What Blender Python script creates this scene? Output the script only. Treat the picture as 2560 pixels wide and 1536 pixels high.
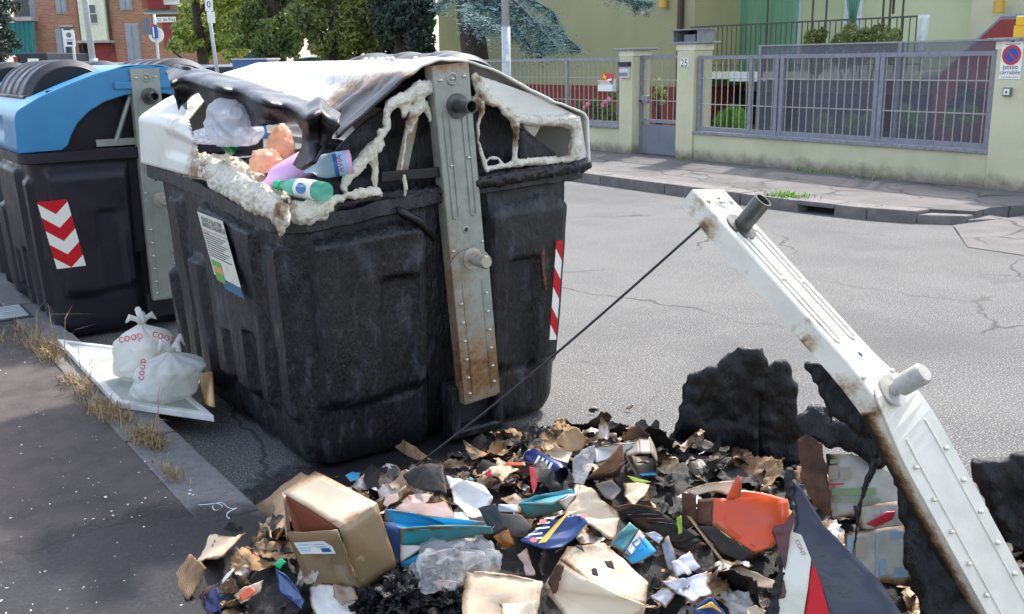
import bpy, bmesh, math, random
import numpy as np
from mathutils import Vector, Matrix, noise, geometry
for o in list(bpy.data.objects): bpy.data.objects.remove(o)
SC = bpy.context.scene; COL = SC.collection
# ------------------------------------------------------------------ camera, sky, sun, exposure
EYE = 1.6; YAW, PITCH, ROLL = math.radians(34.9), math.radians(13.9), math.radians(0.95); FPX = 2500.0
FWD = Vector((math.sin(YAW)*math.cos(PITCH), math.cos(YAW)*math.cos(PITCH), -math.sin(PITCH)))
_r = Vector((math.cos(YAW), -math.sin(YAW), 0)); _u = _r.cross(FWD)
RT = _r*math.cos(ROLL) - _u*math.sin(ROLL); UP = _u*math.cos(ROLL) + _r*math.sin(ROLL)
CAM = Vector((0, 0, EYE))
cd = bpy.data.cameras.new('camera'); cam = bpy.data.objects.new('camera', cd); COL.objects.link(cam)
cd.sensor_width = 36; cd.lens = FPX/2560*36; cd.clip_end = 2000; cd.clip_start = 0.05
cam.matrix_world = Matrix(((RT.x, UP.x, -FWD.x, 0), (RT.y, UP.y, -FWD.y, 0), (RT.z, UP.z, -FWD.z, EYE), (0, 0, 0, 1)))
SC.camera = cam
SUN_EL, SUN_AZ = math.radians(50), math.radians(63)      # azimuth from +Y towards +X
sdir = Vector((math.sin(SUN_AZ)*math.cos(SUN_EL), math.cos(SUN_AZ)*math.cos(SUN_EL), math.sin(SUN_EL)))
W = bpy.data.worlds.new('World'); SC.world = W; W.use_nodes = True
wn = W.node_tree.nodes; sky = wn.new('ShaderNodeTexSky'); sky.sky_type = 'NISHITA'; sky.sun_disc = False
sky.sun_elevation = SUN_EL; sky.sun_rotation = SUN_AZ; sky.air_density = 1.0; sky.dust_density = 2.2
hsv = wn.new('ShaderNodeHueSaturation'); hsv.inputs['Saturation'].default_value = .68
W.node_tree.links.new(sky.outputs[0], hsv.inputs['Color']); W.node_tree.links.new(hsv.outputs[0], wn['Background'].inputs[0]); wn['Background'].inputs[1].default_value = 0.15
sl = bpy.data.lights.new('sun', 'SUN'); sl.energy = 1.75; sl.angle = math.radians(3.0); sl.color = (1, 0.965, 0.92)
so = bpy.data.objects.new('sun', sl); COL.objects.link(so); so.rotation_euler = sdir.to_track_quat('Z', 'Y').to_euler()
SC.view_settings.view_transform = 'Standard'; SC.view_settings.look = 'None'; SC.view_settings.exposure = 1.82
SC.view_settings.gamma = 1; SC.view_settings.use_curve_mapping = False
SC.render.resolution_x = 1024; SC.render.resolution_y = 614
# ------------------------------------------------------------------ pixel helpers (photo pixels 2560 x 1536)
def ray(px, py): return RT*((px-1280)/FPX) + UP*((768-py)/FPX) + FWD
def onz(px, py, z=0.0): d = ray(px, py); return CAM + d*((z-EYE)/d.z)
def onx(px, py, x): d = ray(px, py); return CAM + d*(x/d.x)
def ony(px, py, y): d = ray(px, py); return CAM + d*(y/d.y)
def onplane(px, py, p0, n): d = ray(px, py); return CAM + d*((Vector(p0)-CAM).dot(n)/d.dot(n))
def ondepth(px, py, dist):                                  # vertical plane facing the camera at a horizontal distance
    h = Vector((math.sin(YAW), math.cos(YAW), 0)); d = ray(px, py); return CAM + d*(dist/d.dot(h))
def proj(p):
    d = Vector(p)-CAM; z = d.dot(FWD); return (1280+FPX*d.dot(RT)/z, 768-FPX*d.dot(UP)/z)
def inpoly(x, y, poly):
    r = False; j = len(poly)-1
    for i in range(len(poly)):
        xi, yi = poly[i]; xj, yj = poly[j]
        if (yi > y) != (yj > y) and x < (xj-xi)*(y-yi)/(yj-yi)+xi: r = not r
        j = i
    return r
def sstep(a, b, x):
    t = min(1, max(0, (x-a)/(b-a))); return t*t*(3-2*t)
def nz(x, y, z, s=1.0): return noise.noise(Vector((x*s, y*s, z*s)))
R = random.Random(7)
# ------------------------------------------------------------------ materials
def S(h, k=1.0):
    h = h.lstrip('#'); c = [int(h[i:i+2], 16)/255 for i in (0, 2, 4)]
    return tuple(k*(x/12.92 if x <= .04045 else ((x+.055)/1.055)**2.4) for x in c)
MATS = {}
def mat(name, col, rough=.6, metal=0., var=None, var2=None, bump=None, bump2=None, spec=.5, alpha=1., trans=0., burn=False, coat=0., stretch=None, sheer=0., sss=0., rvar=None):
    """var = (scale, colour, lo, hi[, detail]) : noise patches; bump = (scale, strength[, distance])"""
    if name in MATS: return MATS[name]
    m = bpy.data.materials.new(name); m.use_nodes = True; nt = m.node_tree; N, L = nt.nodes, nt.links
    b = N['Principled BSDF']; b.inputs['Roughness'].default_value = rough; b.inputs['Metallic'].default_value = metal
    b.inputs['Specular IOR Level'].default_value = spec; b.inputs['Transmission Weight'].default_value = trans
    b.inputs['Alpha'].default_value = alpha; b.inputs['Coat Weight'].default_value = coat
    tc = N.new('ShaderNodeTexCoord'); vec = tc.outputs['Object']
    if stretch:
        mp = N.new('ShaderNodeMapping'); mp.inputs['Scale'].default_value = stretch; L.new(vec, mp.inputs[0]); vec = mp.outputs[0]
    def ntex(s, det=5, ro=.6):
        t = N.new('ShaderNodeTexNoise'); t.inputs['Scale'].default_value = s; t.inputs['Detail'].default_value = det
        t.inputs['Roughness'].default_value = ro; L.new(vec, t.inputs['Vector']); return t.outputs['Fac']
    def mixc(f, a, bb):
        x = N.new('ShaderNodeMix'); x.data_type = 'RGBA'
        if hasattr(f, 'links'): L.new(f, x.inputs[0])
        else: x.inputs[0].default_value = f
        for i, c in ((6, a), (7, bb)):
            if hasattr(c, 'links'): L.new(c, x.inputs[i])
            else: x.inputs[i].default_value = (*c, 1)
        return x.outputs[2]
    def mr(f, lo, hi):
        x = N.new('ShaderNodeMapRange'); x.inputs[1].default_value = lo; x.inputs[2].default_value = hi; L.new(f, x.inputs[0]); return x.outputs[0]
    c = col
    for v in (var, var2):
        if v: c = mixc(mr(ntex(v[0], v[4] if len(v) > 4 else 5), v[2], v[3]), c, v[1])
    if burn:                                                     # per-vertex scorch map: white -> brown -> soot
        at = N.new('ShaderNodeAttribute'); at.attribute_name = 'burn'
        ad = N.new('ShaderNodeMath'); ad.operation = 'MULTIPLY_ADD'; L.new(mr(ntex(34, 6, .75), .25, .75), ad.inputs[0]); ad.inputs[1].default_value = .5
        sb = N.new('ShaderNodeMath'); sb.operation = 'SUBTRACT'; L.new(at.outputs['Fac'], sb.inputs[0]); sb.inputs[1].default_value = .25; L.new(sb.outputs[0], ad.inputs[2])
        gate = N.new('ShaderNodeMath'); gate.operation = 'MULTIPLY'; L.new(ad.outputs[0], gate.inputs[0]); L.new(mr(at.outputs['Fac'], 0.0, .12), gate.inputs[1])
        c = mixc(mr(gate.outputs[0], .12, .45), c, S('#8a6a45')); c = mixc(mr(gate.outputs[0], .4, .75), c, S('#1c1815'))
    if hasattr(c, 'links'): L.new(c, b.inputs['Base Color'])
    else: b.inputs['Base Color'].default_value = (*c, 1)
    if rvar: L.new((lambda f: (lambda x: (setattr(x.inputs[3], 'default_value', rvar[1]), setattr(x.inputs[4], 'default_value', rvar[2]), L.new(f, x.inputs[0]), x.outputs[0])[3])(N.new('ShaderNodeMapRange')))(mr(ntex(rvar[0], 6, .7), .35, .65)), b.inputs['Roughness'])
    last = None
    for bp in (bump, bump2):
        if bp:
            bn = N.new('ShaderNodeBump'); bn.inputs['Strength'].default_value = bp[1]; bn.inputs['Distance'].default_value = bp[2] if len(bp) > 2 else .01
            L.new(ntex(bp[0], 6, .65), bn.inputs['Height'])
            if last: L.new(last, bn.inputs['Normal'])
            last = bn.outputs[0]
    if last: L.new(last, b.inputs['Normal'])
    out = N['Material Output']
    if sheer:                                                    # thin plastic film / cloth: light passes through the sheet
        tl = N.new('ShaderNodeBsdfTranslucent'); tp = N.new('ShaderNodeBsdfTransparent'); a1 = N.new('ShaderNodeMixShader'); a2 = N.new('ShaderNodeMixShader')
        if hasattr(c, 'links'): L.new(c, tl.inputs[0])
        else: tl.inputs[0].default_value = (*c, 1)
        a1.inputs[0].default_value = .4; L.new(b.outputs[0], a1.inputs[1]); L.new(tl.outputs[0], a1.inputs[2])
        a2.inputs[0].default_value = sheer; L.new(a1.outputs[0], a2.inputs[1]); L.new(tp.outputs[0], a2.inputs[2]); L.new(a2.outputs[0], out.inputs[0])
    MATS[name] = m; return m
# ------------------------------------------------------------------ mesh builder
class MB:
    def __init__(s): s.v = []; s.f = []; s.a = []
    def add(s, vs, fs):
        o = len(s.v); s.v += [Vector(p) for p in vs]; s.f += [tuple(i+o for i in q) for q in fs]; return s
    def box(s, c, d, M=None):
        x, y, z = d[0]/2, d[1]/2, d[2]/2; c = Vector(c)
        P = [Vector((i*x, j*y, k*z)) for i in (-1, 1) for j in (-1, 1) for k in (-1, 1)]
        if M: P = [M @ p for p in P]
        return s.add([p+c for p in P], [(0, 1, 3, 2), (4, 6, 7, 5), (0, 4, 5, 1), (2, 3, 7, 6), (0, 2, 6, 4), (1, 5, 7, 3)])
    def bx(s, x0, x1, y0, y1, z0, z1): return s.box(((x0+x1)/2, (y0+y1)/2, (z0+z1)/2), (x1-x0, y1-y0, z1-z0))
    def tube(s, path, r, n=10, cap=True):
        path = [Vector(p) for p in path]; rs = r if isinstance(r, (list, tuple)) else [r]*len(path); vs = []; fs = []
        ref = None
        for i, p in enumerate(path):
            t = (path[min(i+1, len(path)-1)]-path[max(i-1, 0)]).normalized()
            if ref is None: ref = t.orthogonal().normalized()
            ref = (ref - t*ref.dot(t)); ref = ref.normalized() if ref.length > 1e-6 else t.orthogonal().normalized()
            q = t.cross(ref)
            vs += [p + (ref*math.cos(2*math.pi*k/n) + q*math.sin(2*math.pi*k/n))*rs[i] for k in range(n)]
        for i in range(len(path)-1):
            for k in range(n): a = i*n+k; b = i*n+(k+1) % n; fs.append((a, b, b+n, a+n))
        if cap: fs += [tuple(range(n-1, -1, -1)), tuple(range(len(vs)-n, len(vs)))]
        return s.add(vs, fs)
    def lathe(s, prof, M=None, n=20, ang=2*math.pi):
        vs = []; fs = []; full = abs(ang-2*math.pi) < 1e-6; m = n if full else n+1
        for r, z in prof:
            for k in range(m):
                p = Vector((r*math.cos(ang*k/n), r*math.sin(ang*k/n), z)); vs.append(M @ p if M else p)
        for i in range(len(prof)-1):
            for k in range(n): a = i*m+k; b = i*m+(k+1) % m; fs.append((a, b, b+m, a+m))
        return s.add(vs, fs)
    def prism(s, poly, t):                                       # planar polygon, extruded by vector t
        n = len(poly); P = [Vector(p) for p in poly]; t = Vector(t)
        tr = geometry.tessellate_polygon([P]); o = len(s.v); s.add(P + [p+t for p in P], [])
        for a, b, c in tr: s.f += [(o+a, o+b, o+c), (o+c+n, o+b+n, o+a+n)]
        for i in range(n): j = (i+1) % n; s.f.append((o+i, o+j, o+j+n, o+i+n))
        return s
    def grid(s, fn, nu, nv, keep=None):
        vs = [fn(i/nu, j/nv) for j in range(nv+1) for i in range(nu+1)]; fs = []
        for j in range(nv):
            for i in range(nu):
                a = j*(nu+1)+i; q = (a, a+1, a+nu+2, a+nu+1)
                if keep is None or keep(sum((Vector(vs[k]) for k in q), Vector())/4): fs.append(q)
        return s.add(vs, fs)
    def xf(s, M): s.v = [M @ p for p in s.v]; return s
    def ico(s, c, r, sub=2):
        bm = bmesh.new(); bmesh.ops.create_icosphere(bm, subdivisions=sub, radius=1); c = Vector(c)
        rr = r if hasattr(r, '__len__') else (r, r, r)
        vs = [Vector((v.co.x*rr[0], v.co.y*rr[1], v.co.z*rr[2]))+c for v in bm.verts]; fs = [tuple(v.index for v in f.verts) for f in bm.faces]; bm.free()
        return s.add(vs, fs)
    def mesh(s, name): 
        me = bpy.data.meshes.new(name); me.from_pydata([tuple(p) for p in s.v], [], s.f); me.update(); return me
    def build(s, name, m, parent=None, smooth=False, bev=0, solid=0, burn=None, fix=True):
        me = s.mesh(name)
        if fix:
            bm = bmesh.new(); bm.from_mesh(me); bmesh.ops.remove_doubles(bm, verts=bm.verts, dist=1e-5); bmesh.ops.recalc_face_normals(bm, faces=bm.faces); bm.to_mesh(me); bm.free()
        return link(name, me, m, parent, smooth, bev, solid, burn)
def link(name, me, m, parent=None, smooth=False, bev=0, solid=0, burn=None):
    if m and not me.materials: me.materials.append(MATS[m] if isinstance(m, str) else m)
    if smooth:
        me.polygons.foreach_set('use_smooth', [True]*len(me.polygons))
        if smooth != 1: me.set_sharp_from_angle(angle=math.radians(smooth))
    if burn:
        at = me.attributes.new('burn', 'FLOAT', 'POINT'); at.data.foreach_set('value', [float(burn(v.co)) for v in me.vertices])
    o = bpy.data.objects.new(name, me); COL.objects.link(o)
    if parent: o.parent = parent
    if bev: md = o.modifiers.new('bevel', 'BEVEL'); md.width = bev; md.segments = 2; md.limit_method = 'ANGLE'
    if solid: md = o.modifiers.new('solid', 'SOLIDIFY'); md.thickness = solid; md.offset = 0
    return o
def tag(o, label, cat, group=None):
    o['label'] = label; o['category'] = cat
    if group: o['group'] = group
    return o
def struct(o): o['kind'] = 'structure'; return o
def stuff(o): o['kind'] = 'stuff'; return o
def thing(name, label, cat, loc=(0, 0, 0), rz=0, group=None):
    o = bpy.data.objects.new(name, None); COL.objects.link(o); o.location = loc; o.rotation_euler = (0, 0, rz); o.empty_display_size = .1
    return tag(o, label, cat, group)
def copy_tree(o, parent=None):
    c = o.copy(); COL.objects.link(c); c.parent = parent
    for ch in list(o.children): copy_tree(ch, c)
    return c
def text(body, size, M, name, m, parent, thick=.0006, align='CENTER'):
    cu = bpy.data.curves.new('t', 'FONT'); cu.body = body; cu.size = size; cu.align_x = align; cu.extrude = thick/2; cu.resolution_u = 3
    t = bpy.data.objects.new('t', cu); COL.objects.link(t); bpy.context.view_layer.update()
    me = bpy.data.meshes.new_from_object(t.evaluated_get(bpy.context.evaluated_depsgraph_get())); bpy.data.objects.remove(t)
    me.transform(M); me.materials.clear(); return link(name, me, m, parent)
def frame(o, x, z):                                             # local X -> x, local Z -> z (both vectors), at point o
    x = Vector(x).normalized(); z = Vector(z); z = (z-x*z.dot(x)).normalized(); y = z.cross(x)
    return Matrix(((x.x, y.x, z.x, o[0]), (x.y, y.y, z.y, o[1]), (x.z, y.z, z.z, o[2]), (0, 0, 0, 1)))
def sheet(name, pts, m, parent=None, thick=.003, crumple=.006, fs=9., sub=5, edge=.0, smooth=40, seed=0, burn=None, bulge=0., charr=.42):
    """a piece of board or paper: polygon through 3-D points, subdivided and crumpled"""
    P = [Vector(p) for p in pts]; tr = geometry.tessellate_polygon([P]); bm = bmesh.new(); vs = [bm.verts.new(p) for p in P]
    for t in tr:
        try: bm.faces.new([vs[i] for i in t])
        except ValueError: pass
    bmesh.ops.subdivide_edges(bm, edges=bm.edges[:], cuts=sub, use_grid_fill=True)
    bmesh.ops.recalc_face_normals(bm, faces=bm.faces); bm.normal_update()
    nn = sum((f.normal for f in bm.faces), Vector()).normalized(); cen = sum(P, Vector())/len(P); rad = max((p-cen).length for p in P)
    bd = {v for v in bm.verts if v.is_boundary}; bv = []
    for v in bm.verts:
        c = v.co; q = c*fs + Vector((seed*3.1, seed*7.7, seed))
        k = noise.noise(q) + .5*abs(noise.noise(q*2.3)) + .25*noise.noise(q*5)
        off = nn*(k*crumple) + nn*bulge*(1-((c-cen).length/rad)**2)
        if v in bd and edge: off += (cen-c).normalized()*edge*max(-.3, noise.noise(c*40+Vector((seed, 0, 0)))+.4*noise.noise(c*110))
        v.co = c + off; bv.append(max(0, min(1, (charr*(.75+.9*noise.noise(c*14)) if v in bd else 0) + charr*max(0, 1.6*noise.noise(c*7+Vector((seed, 3, 0)))-.25))))
    me = bpy.data.meshes.new(name); bm.to_mesh(me); bm.free()
    if not burn: at = me.attributes.new('burn', 'FLOAT', 'POINT'); at.data.foreach_set('value', bv)
    return link(name, me, m, parent, smooth, 0, thick, burn)
def crumpled(c, r, seed=0, sub=4, amp=.35, fs=1.7, folds=.6):
    """crumpled bag: ball with folds"""
    mb = MB().ico((0, 0, 0), 1, sub); out = []
    for p in mb.v:
        q = p*fs + Vector((seed*5.3, seed*1.7, seed*9.1))
        k = amp*noise.noise(q) + folds*amp*(.5-abs(noise.noise(q*1.9))*1.6) + .16*amp*(.4-abs(noise.noise(q*4.3)))
        d = p*(1+k); out.append(Vector((d.x*r[0], d.y*r[1], max(d.z, -.62)*r[2])) + Vector(c))
    mb.v = out; return mb
def blobs(name, paths, m, parent, vox=.007, disp=.006, ds=.03, burn=None, flat=None):
    """melted plastic: balls strung along paths, fused by a voxel remesh and roughened"""
    mb = MB()
    for pth in paths:
        for (a, ra), (b, rb) in zip(pth[:-1], pth[1:]):
            a, b = Vector(a), Vector(b); n = max(1, int((b-a).length/(.6*min(ra, rb))))
            for i in range(n+1):
                t = i/n; p = a.lerp(b, t); r = ra*(1-t)+rb*t
                r *= 1+.3*nz(p.x, p.y, p.z, 30); mb.ico(p, r, 1)
    me = mb.mesh(name); o = link(name, me, m, parent, True, 0, 0, None)
    md = o.modifiers.new('r', 'REMESH'); md.mode = 'VOXEL'; md.voxel_size = vox; md.use_smooth_shade = True
    bpy.context.view_layer.update()
    me2 = bpy.data.meshes.new_from_object(o.evaluated_get(bpy.context.evaluated_depsgraph_get())); o.modifiers.clear(); o.data = me2; bpy.data.meshes.remove(me)
    me2.name = name
    if not me2.materials: me2.materials.append(MATS[m])
    bm = bmesh.new(); bm.from_mesh(me2); bmesh.ops.smooth_vert(bm, verts=bm.verts, factor=.5, use_axis_x=True, use_axis_y=True, use_axis_z=True); bm.normal_update()
    for v in bm.verts:
        q = v.co/ds; v.co += v.normal*disp*(noise.noise(q)+.6*noise.noise(q*2.7))
    bm.to_mesh(me2); bm.free(); me2.polygons.foreach_set('use_smooth', [True]*len(me2.polygons))
    if burn:
        at = me2.attributes.new('burn', 'FLOAT', 'POINT'); at.data.foreach_set('value', [float(burn(v.co)) for v in me2.vertices])
    return o
# ------------------------------------------------------------------ material library
mat('asphalt', S('#4d4c4b'), .85, var=(1.1, S('#5a5957'), .35, .65), var2=(120, S('#a8a69f'), .54, .66, 3), bump=(160, .9, .006), bump2=(60, .3, .006))
def add_cracks(m, scale, col, w, seed=0., mask=.5):
    nt = m.node_tree; N, L = nt.nodes, nt.links; b = N['Principled BSDF']; src = b.inputs['Base Color'].links[0].from_socket
    tc = N.new('ShaderNodeTexCoord'); wn_ = N.new('ShaderNodeTexNoise'); wn_.inputs['Scale'].default_value = 2.5; wn_.inputs['Detail'].default_value = 3
    L.new(tc.outputs['Object'], wn_.inputs['Vector']); va = N.new('ShaderNodeVectorMath'); va.operation = 'MULTIPLY_ADD'
    L.new(wn_.outputs['Color'], va.inputs[0]); va.inputs[1].default_value = (.35, .35, .35); L.new(tc.outputs['Object'], va.inputs[2])
    vo = N.new('ShaderNodeTexVoronoi'); vo.feature = 'DISTANCE_TO_EDGE'; vo.inputs['Scale'].default_value = scale; L.new(va.outputs[0], vo.inputs['Vector'])
    lt = N.new('ShaderNodeMapRange'); lt.inputs[1].default_value = w*.3; lt.inputs[2].default_value = w; lt.inputs[3].default_value = 1; lt.inputs[4].default_value = 0; L.new(vo.outputs['Distance'], lt.inputs[0])
    mk = N.new('ShaderNodeTexNoise'); mk.inputs['Scale'].default_value = .8; L.new(va.outputs[0], mk.inputs['Vector'])
    mr_ = N.new('ShaderNodeMapRange'); mr_.inputs[1].default_value = mask-.06; mr_.inputs[2].default_value = mask+.06; L.new(mk.outputs['Fac'], mr_.inputs[0])
    mu = N.new('ShaderNodeMath'); mu.operation = 'MULTIPLY'; L.new(lt.outputs[0], mu.inputs[0]); L.new(mr_.outputs[0], mu.inputs[1])
    mx = N.new('ShaderNodeMix'); mx.data_type = 'RGBA'; L.new(mu.outputs[0], mx.inputs[0]); L.new(src, mx.inputs[6]); mx.inputs[7].default_value = (*col, 1); L.new(mx.outputs[2], b.inputs['Base Color'])
def add_patch(m, scale, col, lo, hi, amt):
    nt = m.node_tree; N, L = nt.nodes, nt.links; b = N['Principled BSDF']; src = b.inputs['Base Color'].links[0].from_socket; tc = N.new('ShaderNodeTexCoord'); n = N.new('ShaderNodeTexNoise'); n.inputs['Scale'].default_value = scale; n.inputs['Detail'].default_value = 7; n.inputs['Roughness'].default_value = .62; L.new(tc.outputs['Object'], n.inputs['Vector'])
    mr_ = N.new('ShaderNodeMapRange'); mr_.inputs[1].default_value = lo; mr_.inputs[2].default_value = hi; mr_.inputs[4].default_value = amt; L.new(n.outputs['Fac'], mr_.inputs[0]); mx = N.new('ShaderNodeMix'); mx.data_type = 'RGBA'; L.new(mr_.outputs[0], mx.inputs[0]); L.new(src, mx.inputs[6]); mx.inputs[7].default_value = (*col, 1); L.new(mx.outputs[2], b.inputs['Base Color'])
add_patch(MATS['asphalt'], .45, S('#4a4948'), .5, .68, .7); add_patch(MATS['asphalt'], 1.7, S('#434242'), .62, .74, .5)
add_cracks(MATS['asphalt'], .5, S('#3d3b39'), .008, mask=.5)
mat('old_asphalt', S('#5c5856'), .88, var=(3., S('#6e6965'), .35, .7), var2=(120, S('#98938b'), .6, .72, 3), bump=(260, .5, .004), bump2=(14, .4, .02))
add_cracks(MATS['old_asphalt'], 1.3, S('#3a3735'), .03, mask=.4)
mat('near_asphalt', S('#524945'), .9, var=(4., S('#3c3635'), .4, .65), var2=(90, S('#7d766f'), .62, .76, 6), bump=(200, .6, .005), bump2=(22, .4, .012))
add_patch(MATS['old_asphalt'], .8, S('#4b4745'), .5, .7, .8); add_patch(MATS['near_asphalt'], 2.2, S('#2e2a2a'), .5, .7, .7)
mat('granite', S('#6c6a68'), .8, var=(30, S('#5a5856'), .4, .7), var2=(200, S('#94918d'), .6, .72, 2), bump=(150, .5, .004), bump2=(12, .4, .01))
mat('granite_far', S('#6a6460'), .85, var=(8, S('#807a74'), .4, .7), var2=(120, S('#5d5350'), .58, .72), bump=(80, .6, .01))
mat('soot', S('#15130f'), .75, var=(30, S('#2c2926'), .45, .7), bump=(60, .8, .01))
mat('wall_green', S('#cac6a6'), .9, var=(1.5, S('#bfbb9b'), .35, .7), bump=(180, .15, .003))
mat('wall_dirty', S('#c8c3a2'), .9, var=(1.8, S('#b8b393'), .4, .7), bump=(150, .2, .004))
def add_splash(m, col, h, k):
    nt = m.node_tree; N, L = nt.nodes, nt.links; b = N['Principled BSDF']; src = b.inputs['Base Color'].links[0].from_socket; tc = N.new('ShaderNodeTexCoord'); sx = N.new('ShaderNodeSeparateXYZ'); L.new(tc.outputs['Object'], sx.inputs[0])
    n = N.new('ShaderNodeTexNoise'); n.inputs['Scale'].default_value = 5; n.inputs['Detail'].default_value = 7; n.inputs['Roughness'].default_value = .7; L.new(tc.outputs['Object'], n.inputs['Vector'])
    ma = N.new('ShaderNodeMath'); ma.operation = 'MULTIPLY_ADD'; L.new(n.outputs['Fac'], ma.inputs[0]); ma.inputs[1].default_value = k; sb = N.new('ShaderNodeMath'); sb.operation = 'SUBTRACT'; sb.inputs[0].default_value = h; L.new(sx.outputs['Z'], sb.inputs[1]); L.new(sb.outputs[0], ma.inputs[2])
    mr_ = N.new('ShaderNodeMapRange'); mr_.inputs[1].default_value = 0; mr_.inputs[2].default_value = .16; mr_.inputs[4].default_value = .85; L.new(ma.outputs[0], mr_.inputs[0])
    mx = N.new('ShaderNodeMix'); mx.data_type = 'RGBA'; L.new(mr_.outputs[0], mx.inputs[0]); L.new(src, mx.inputs[6]); mx.inputs[7].default_value = (*col, 1); L.new(mx.outputs[2], b.inputs['Base Color'])
add_splash(MATS['wall_dirty'], S('#6e6055'), .0, .34)
mat('dirt', S('#6f6357'), .95, var=(25, S('#4e463d'), .35, .65), bump=(60, .8, .01))
mat('olive', S('#a5a079'), .9, var=(.9, S('#9d9872'), .35, .65), bump=(220, .12, .003))
mat('pale_yellow', S('#c9cba4'), .9, var=(.8, S('#bec19a'), .35, .65))
mat('plinth', S('#8e3b34'), .85, var=(3, S('#7c322d'), .4, .65), bump=(90, .2, .004))
mat('cream', S('#dcd9bf'), .8, var=(6, S('#c9c5a8'), .45, .7))
mat('slate', S('#8d8d90'), .7, var=(20, S('#6f6f74'), .4, .7), bump=(50, .3, .004))
mat('fence_paint', S('#83828a'), .5, metal=0, var=(14, S('#727179'), .4, .7))
mat('fence_grey', S('#8f9091'), .55, var=(14, S('#7c7c7c'), .4, .7))
mat('bar_galv', S('#a9a59c'), .5, var=(30, S('#8a857b'), .4, .7))
mat('gate_sheet', S('#777884'), .5, var=(3, S('#6b6c78'), .4, .7))
mat('mesh_net', S('#6a6976'), .7, alpha=.45)
mat('rail_dark', S('#4e4a40'), .6)
mat('white_paint', S('#d8d8d4'), .5, var=(12, S('#c4c4c0'), .45, .7))
mat('dark_opening', S('#2a2422'), .9)
mat('brick_red', S('#a9694c'), .9)
def brick_nodes(m, sc, c1, c2, mortar):
    nt = m.node_tree; N, L = nt.nodes, nt.links; t = N.new('ShaderNodeTexBrick'); t.inputs['Scale'].default_value = sc
    t.inputs['Color1'].default_value = (*c1, 1); t.inputs['Color2'].default_value = (*c2, 1); t.inputs['Mortar'].default_value = (*mortar, 1)
    t.inputs['Mortar Size'].default_value = .012; t.inputs['Brick Width'].default_value = .27; t.inputs['Row Height'].default_value = .085
    tc = N.new('ShaderNodeTexCoord'); mp = N.new('ShaderNodeMapping'); mp.inputs['Rotation'].default_value = (math.pi/2, 0, 0); L.new(tc.outputs['Object'], mp.inputs[0]); L.new(mp.outputs[0], t.inputs['Vector'])
    n = N.new('ShaderNodeTexNoise'); n.inputs['Scale'].default_value = .7; L.new(tc.outputs['Object'], n.inputs['Vector'])
    mx = N.new('ShaderNodeMix'); mx.data_type = 'RGBA'; mx.blend_type = 'MULTIPLY'; mx.inputs[0].default_value = .35; L.new(t.outputs[0], mx.inputs[6]); L.new(n.outputs['Color'], mx.inputs[7])
    L.new(mx.outputs[2], N['Principled BSDF'].inputs['Base Color'])
brick_nodes(MATS['brick_red'], 1, S('#c08560'), S('#a9694a'), S('#b09a88'))
mat('concrete', S('#b0aba3'), .85, var=(2, S('#9c968e'), .4, .65))
mat('shutter', S('#94989e'), .6, var=(3, S('#868a90'), .4, .7))
mat('window_dark', S('#4c5058'), .2)
mat('awning', S('#2e7a74'), .8, var=(2, S('#276a66'), .4, .6), stretch=(6, 6, .3))
mat('curtain', S('#3f9a7a'), .8, sheer=.3, var=(3, S('#348a6c'), .4, .6), stretch=(8, 8, .2))
mat('lamp_metal', S('#b9bcbd'), .45, var=(10, S('#a5a8a9'), .4, .7))
mat('sign_white', S('#e4e3dc'), .5)
mat('sign_red', S('#c22a33'), .45); mat('sign_blue', S('#1c4e9c'), .45); mat('ink', S('#24262c'), .6); mat('sign_yellow', S('#e2b023'), .5)
mat('sign_back', S('#6d6f75'), .6)
mat('bark', S('#51463f'), .95, var=(12, S('#3b322d'), .4, .65), bump=(30, 1., .03), stretch=(4, 4, 1))
mat('leaf_light', S('#b4bd66'), .6, var=(1.2, S('#7d9440'), .35, .65), sheer=.0); mat('leaf_dark', S('#788842'), .65, var=(1., S('#43552a'), .35, .65))
mat('needle_blue', S('#7f9c96'), .65, var=(4., S('#5d7d78'), .35, .65)); mat('leaf_bright', S('#7db52e'), .6, var=(4, S('#5b9326'), .4, .6))
mat('leaf_spruce', S('#3c4a3c'), .7, var=(3, S('#2b382d'), .4, .6)); mat('leaf_hedge', S('#8c944e'), .65, var=(1.2, S('#565f2e'), .4, .6))
mat('grass_green', S('#7fae3c'), .7, var=(6, S('#5f8c2d'), .4, .6)); mat('grass_dry', S('#a08a62'), .85, var=(20, S('#7c6446'), .4, .65))
mat('flower', S('#e07a95'), .6); mat('garden_ground', S('#7a7d52'), .95, var=(2, S('#5f6a3c'), .4, .6))
mat('car_paint', S('#b8bcc2'), .25, metal=.4, coat=.5); mat('car_blue', S('#3b5d92'), .4); mat('glass', S('#2a3238'), .05)
mat('tyre', S('#1c1c1c'), .8)
mat('truck_red', S('#8e2a2e'), .5); mat('truck_dark', S('#23303c'), .5)
mat('yellow_bell', S('#c79a35'), .5); mat('iron_brown', S('#4c3a30'), .6)
# ------------------------------------------------------------------ ground
SWZ, NZ, XW = .12, .10, 10.75
struct(MB().add([(-120, -60, 0), (160, -60, 0), (160, 220, 0), (-120, 220, 0)], [(0, 1, 2, 3)]).build('road', 'asphalt'))
nsw = struct(MB().bx(-40, .90, -20, 60, -.15, NZ-.004).build('near_pavement', 'near_asphalt'))
kerb = struct(MB().bx(.905, 1.10, -20, 60, -.15, NZ-.05).build('near_kerb', 'granite'))
ks = [(R.uniform(-.004, .004), R.uniform(-.006, .006)) for _ in range(40)]; y = -1.0
for i in range(14):
    L_ = R.choice((.95, 1.05, 1.2)); dz, dx = ks[i]
    MB().box((1.008+dx, y+L_/2, NZ-.1+dz), (.212, L_-.012, .2)).build('kerb_stone', 'granite', kerb, bev=.012); y += L_
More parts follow.
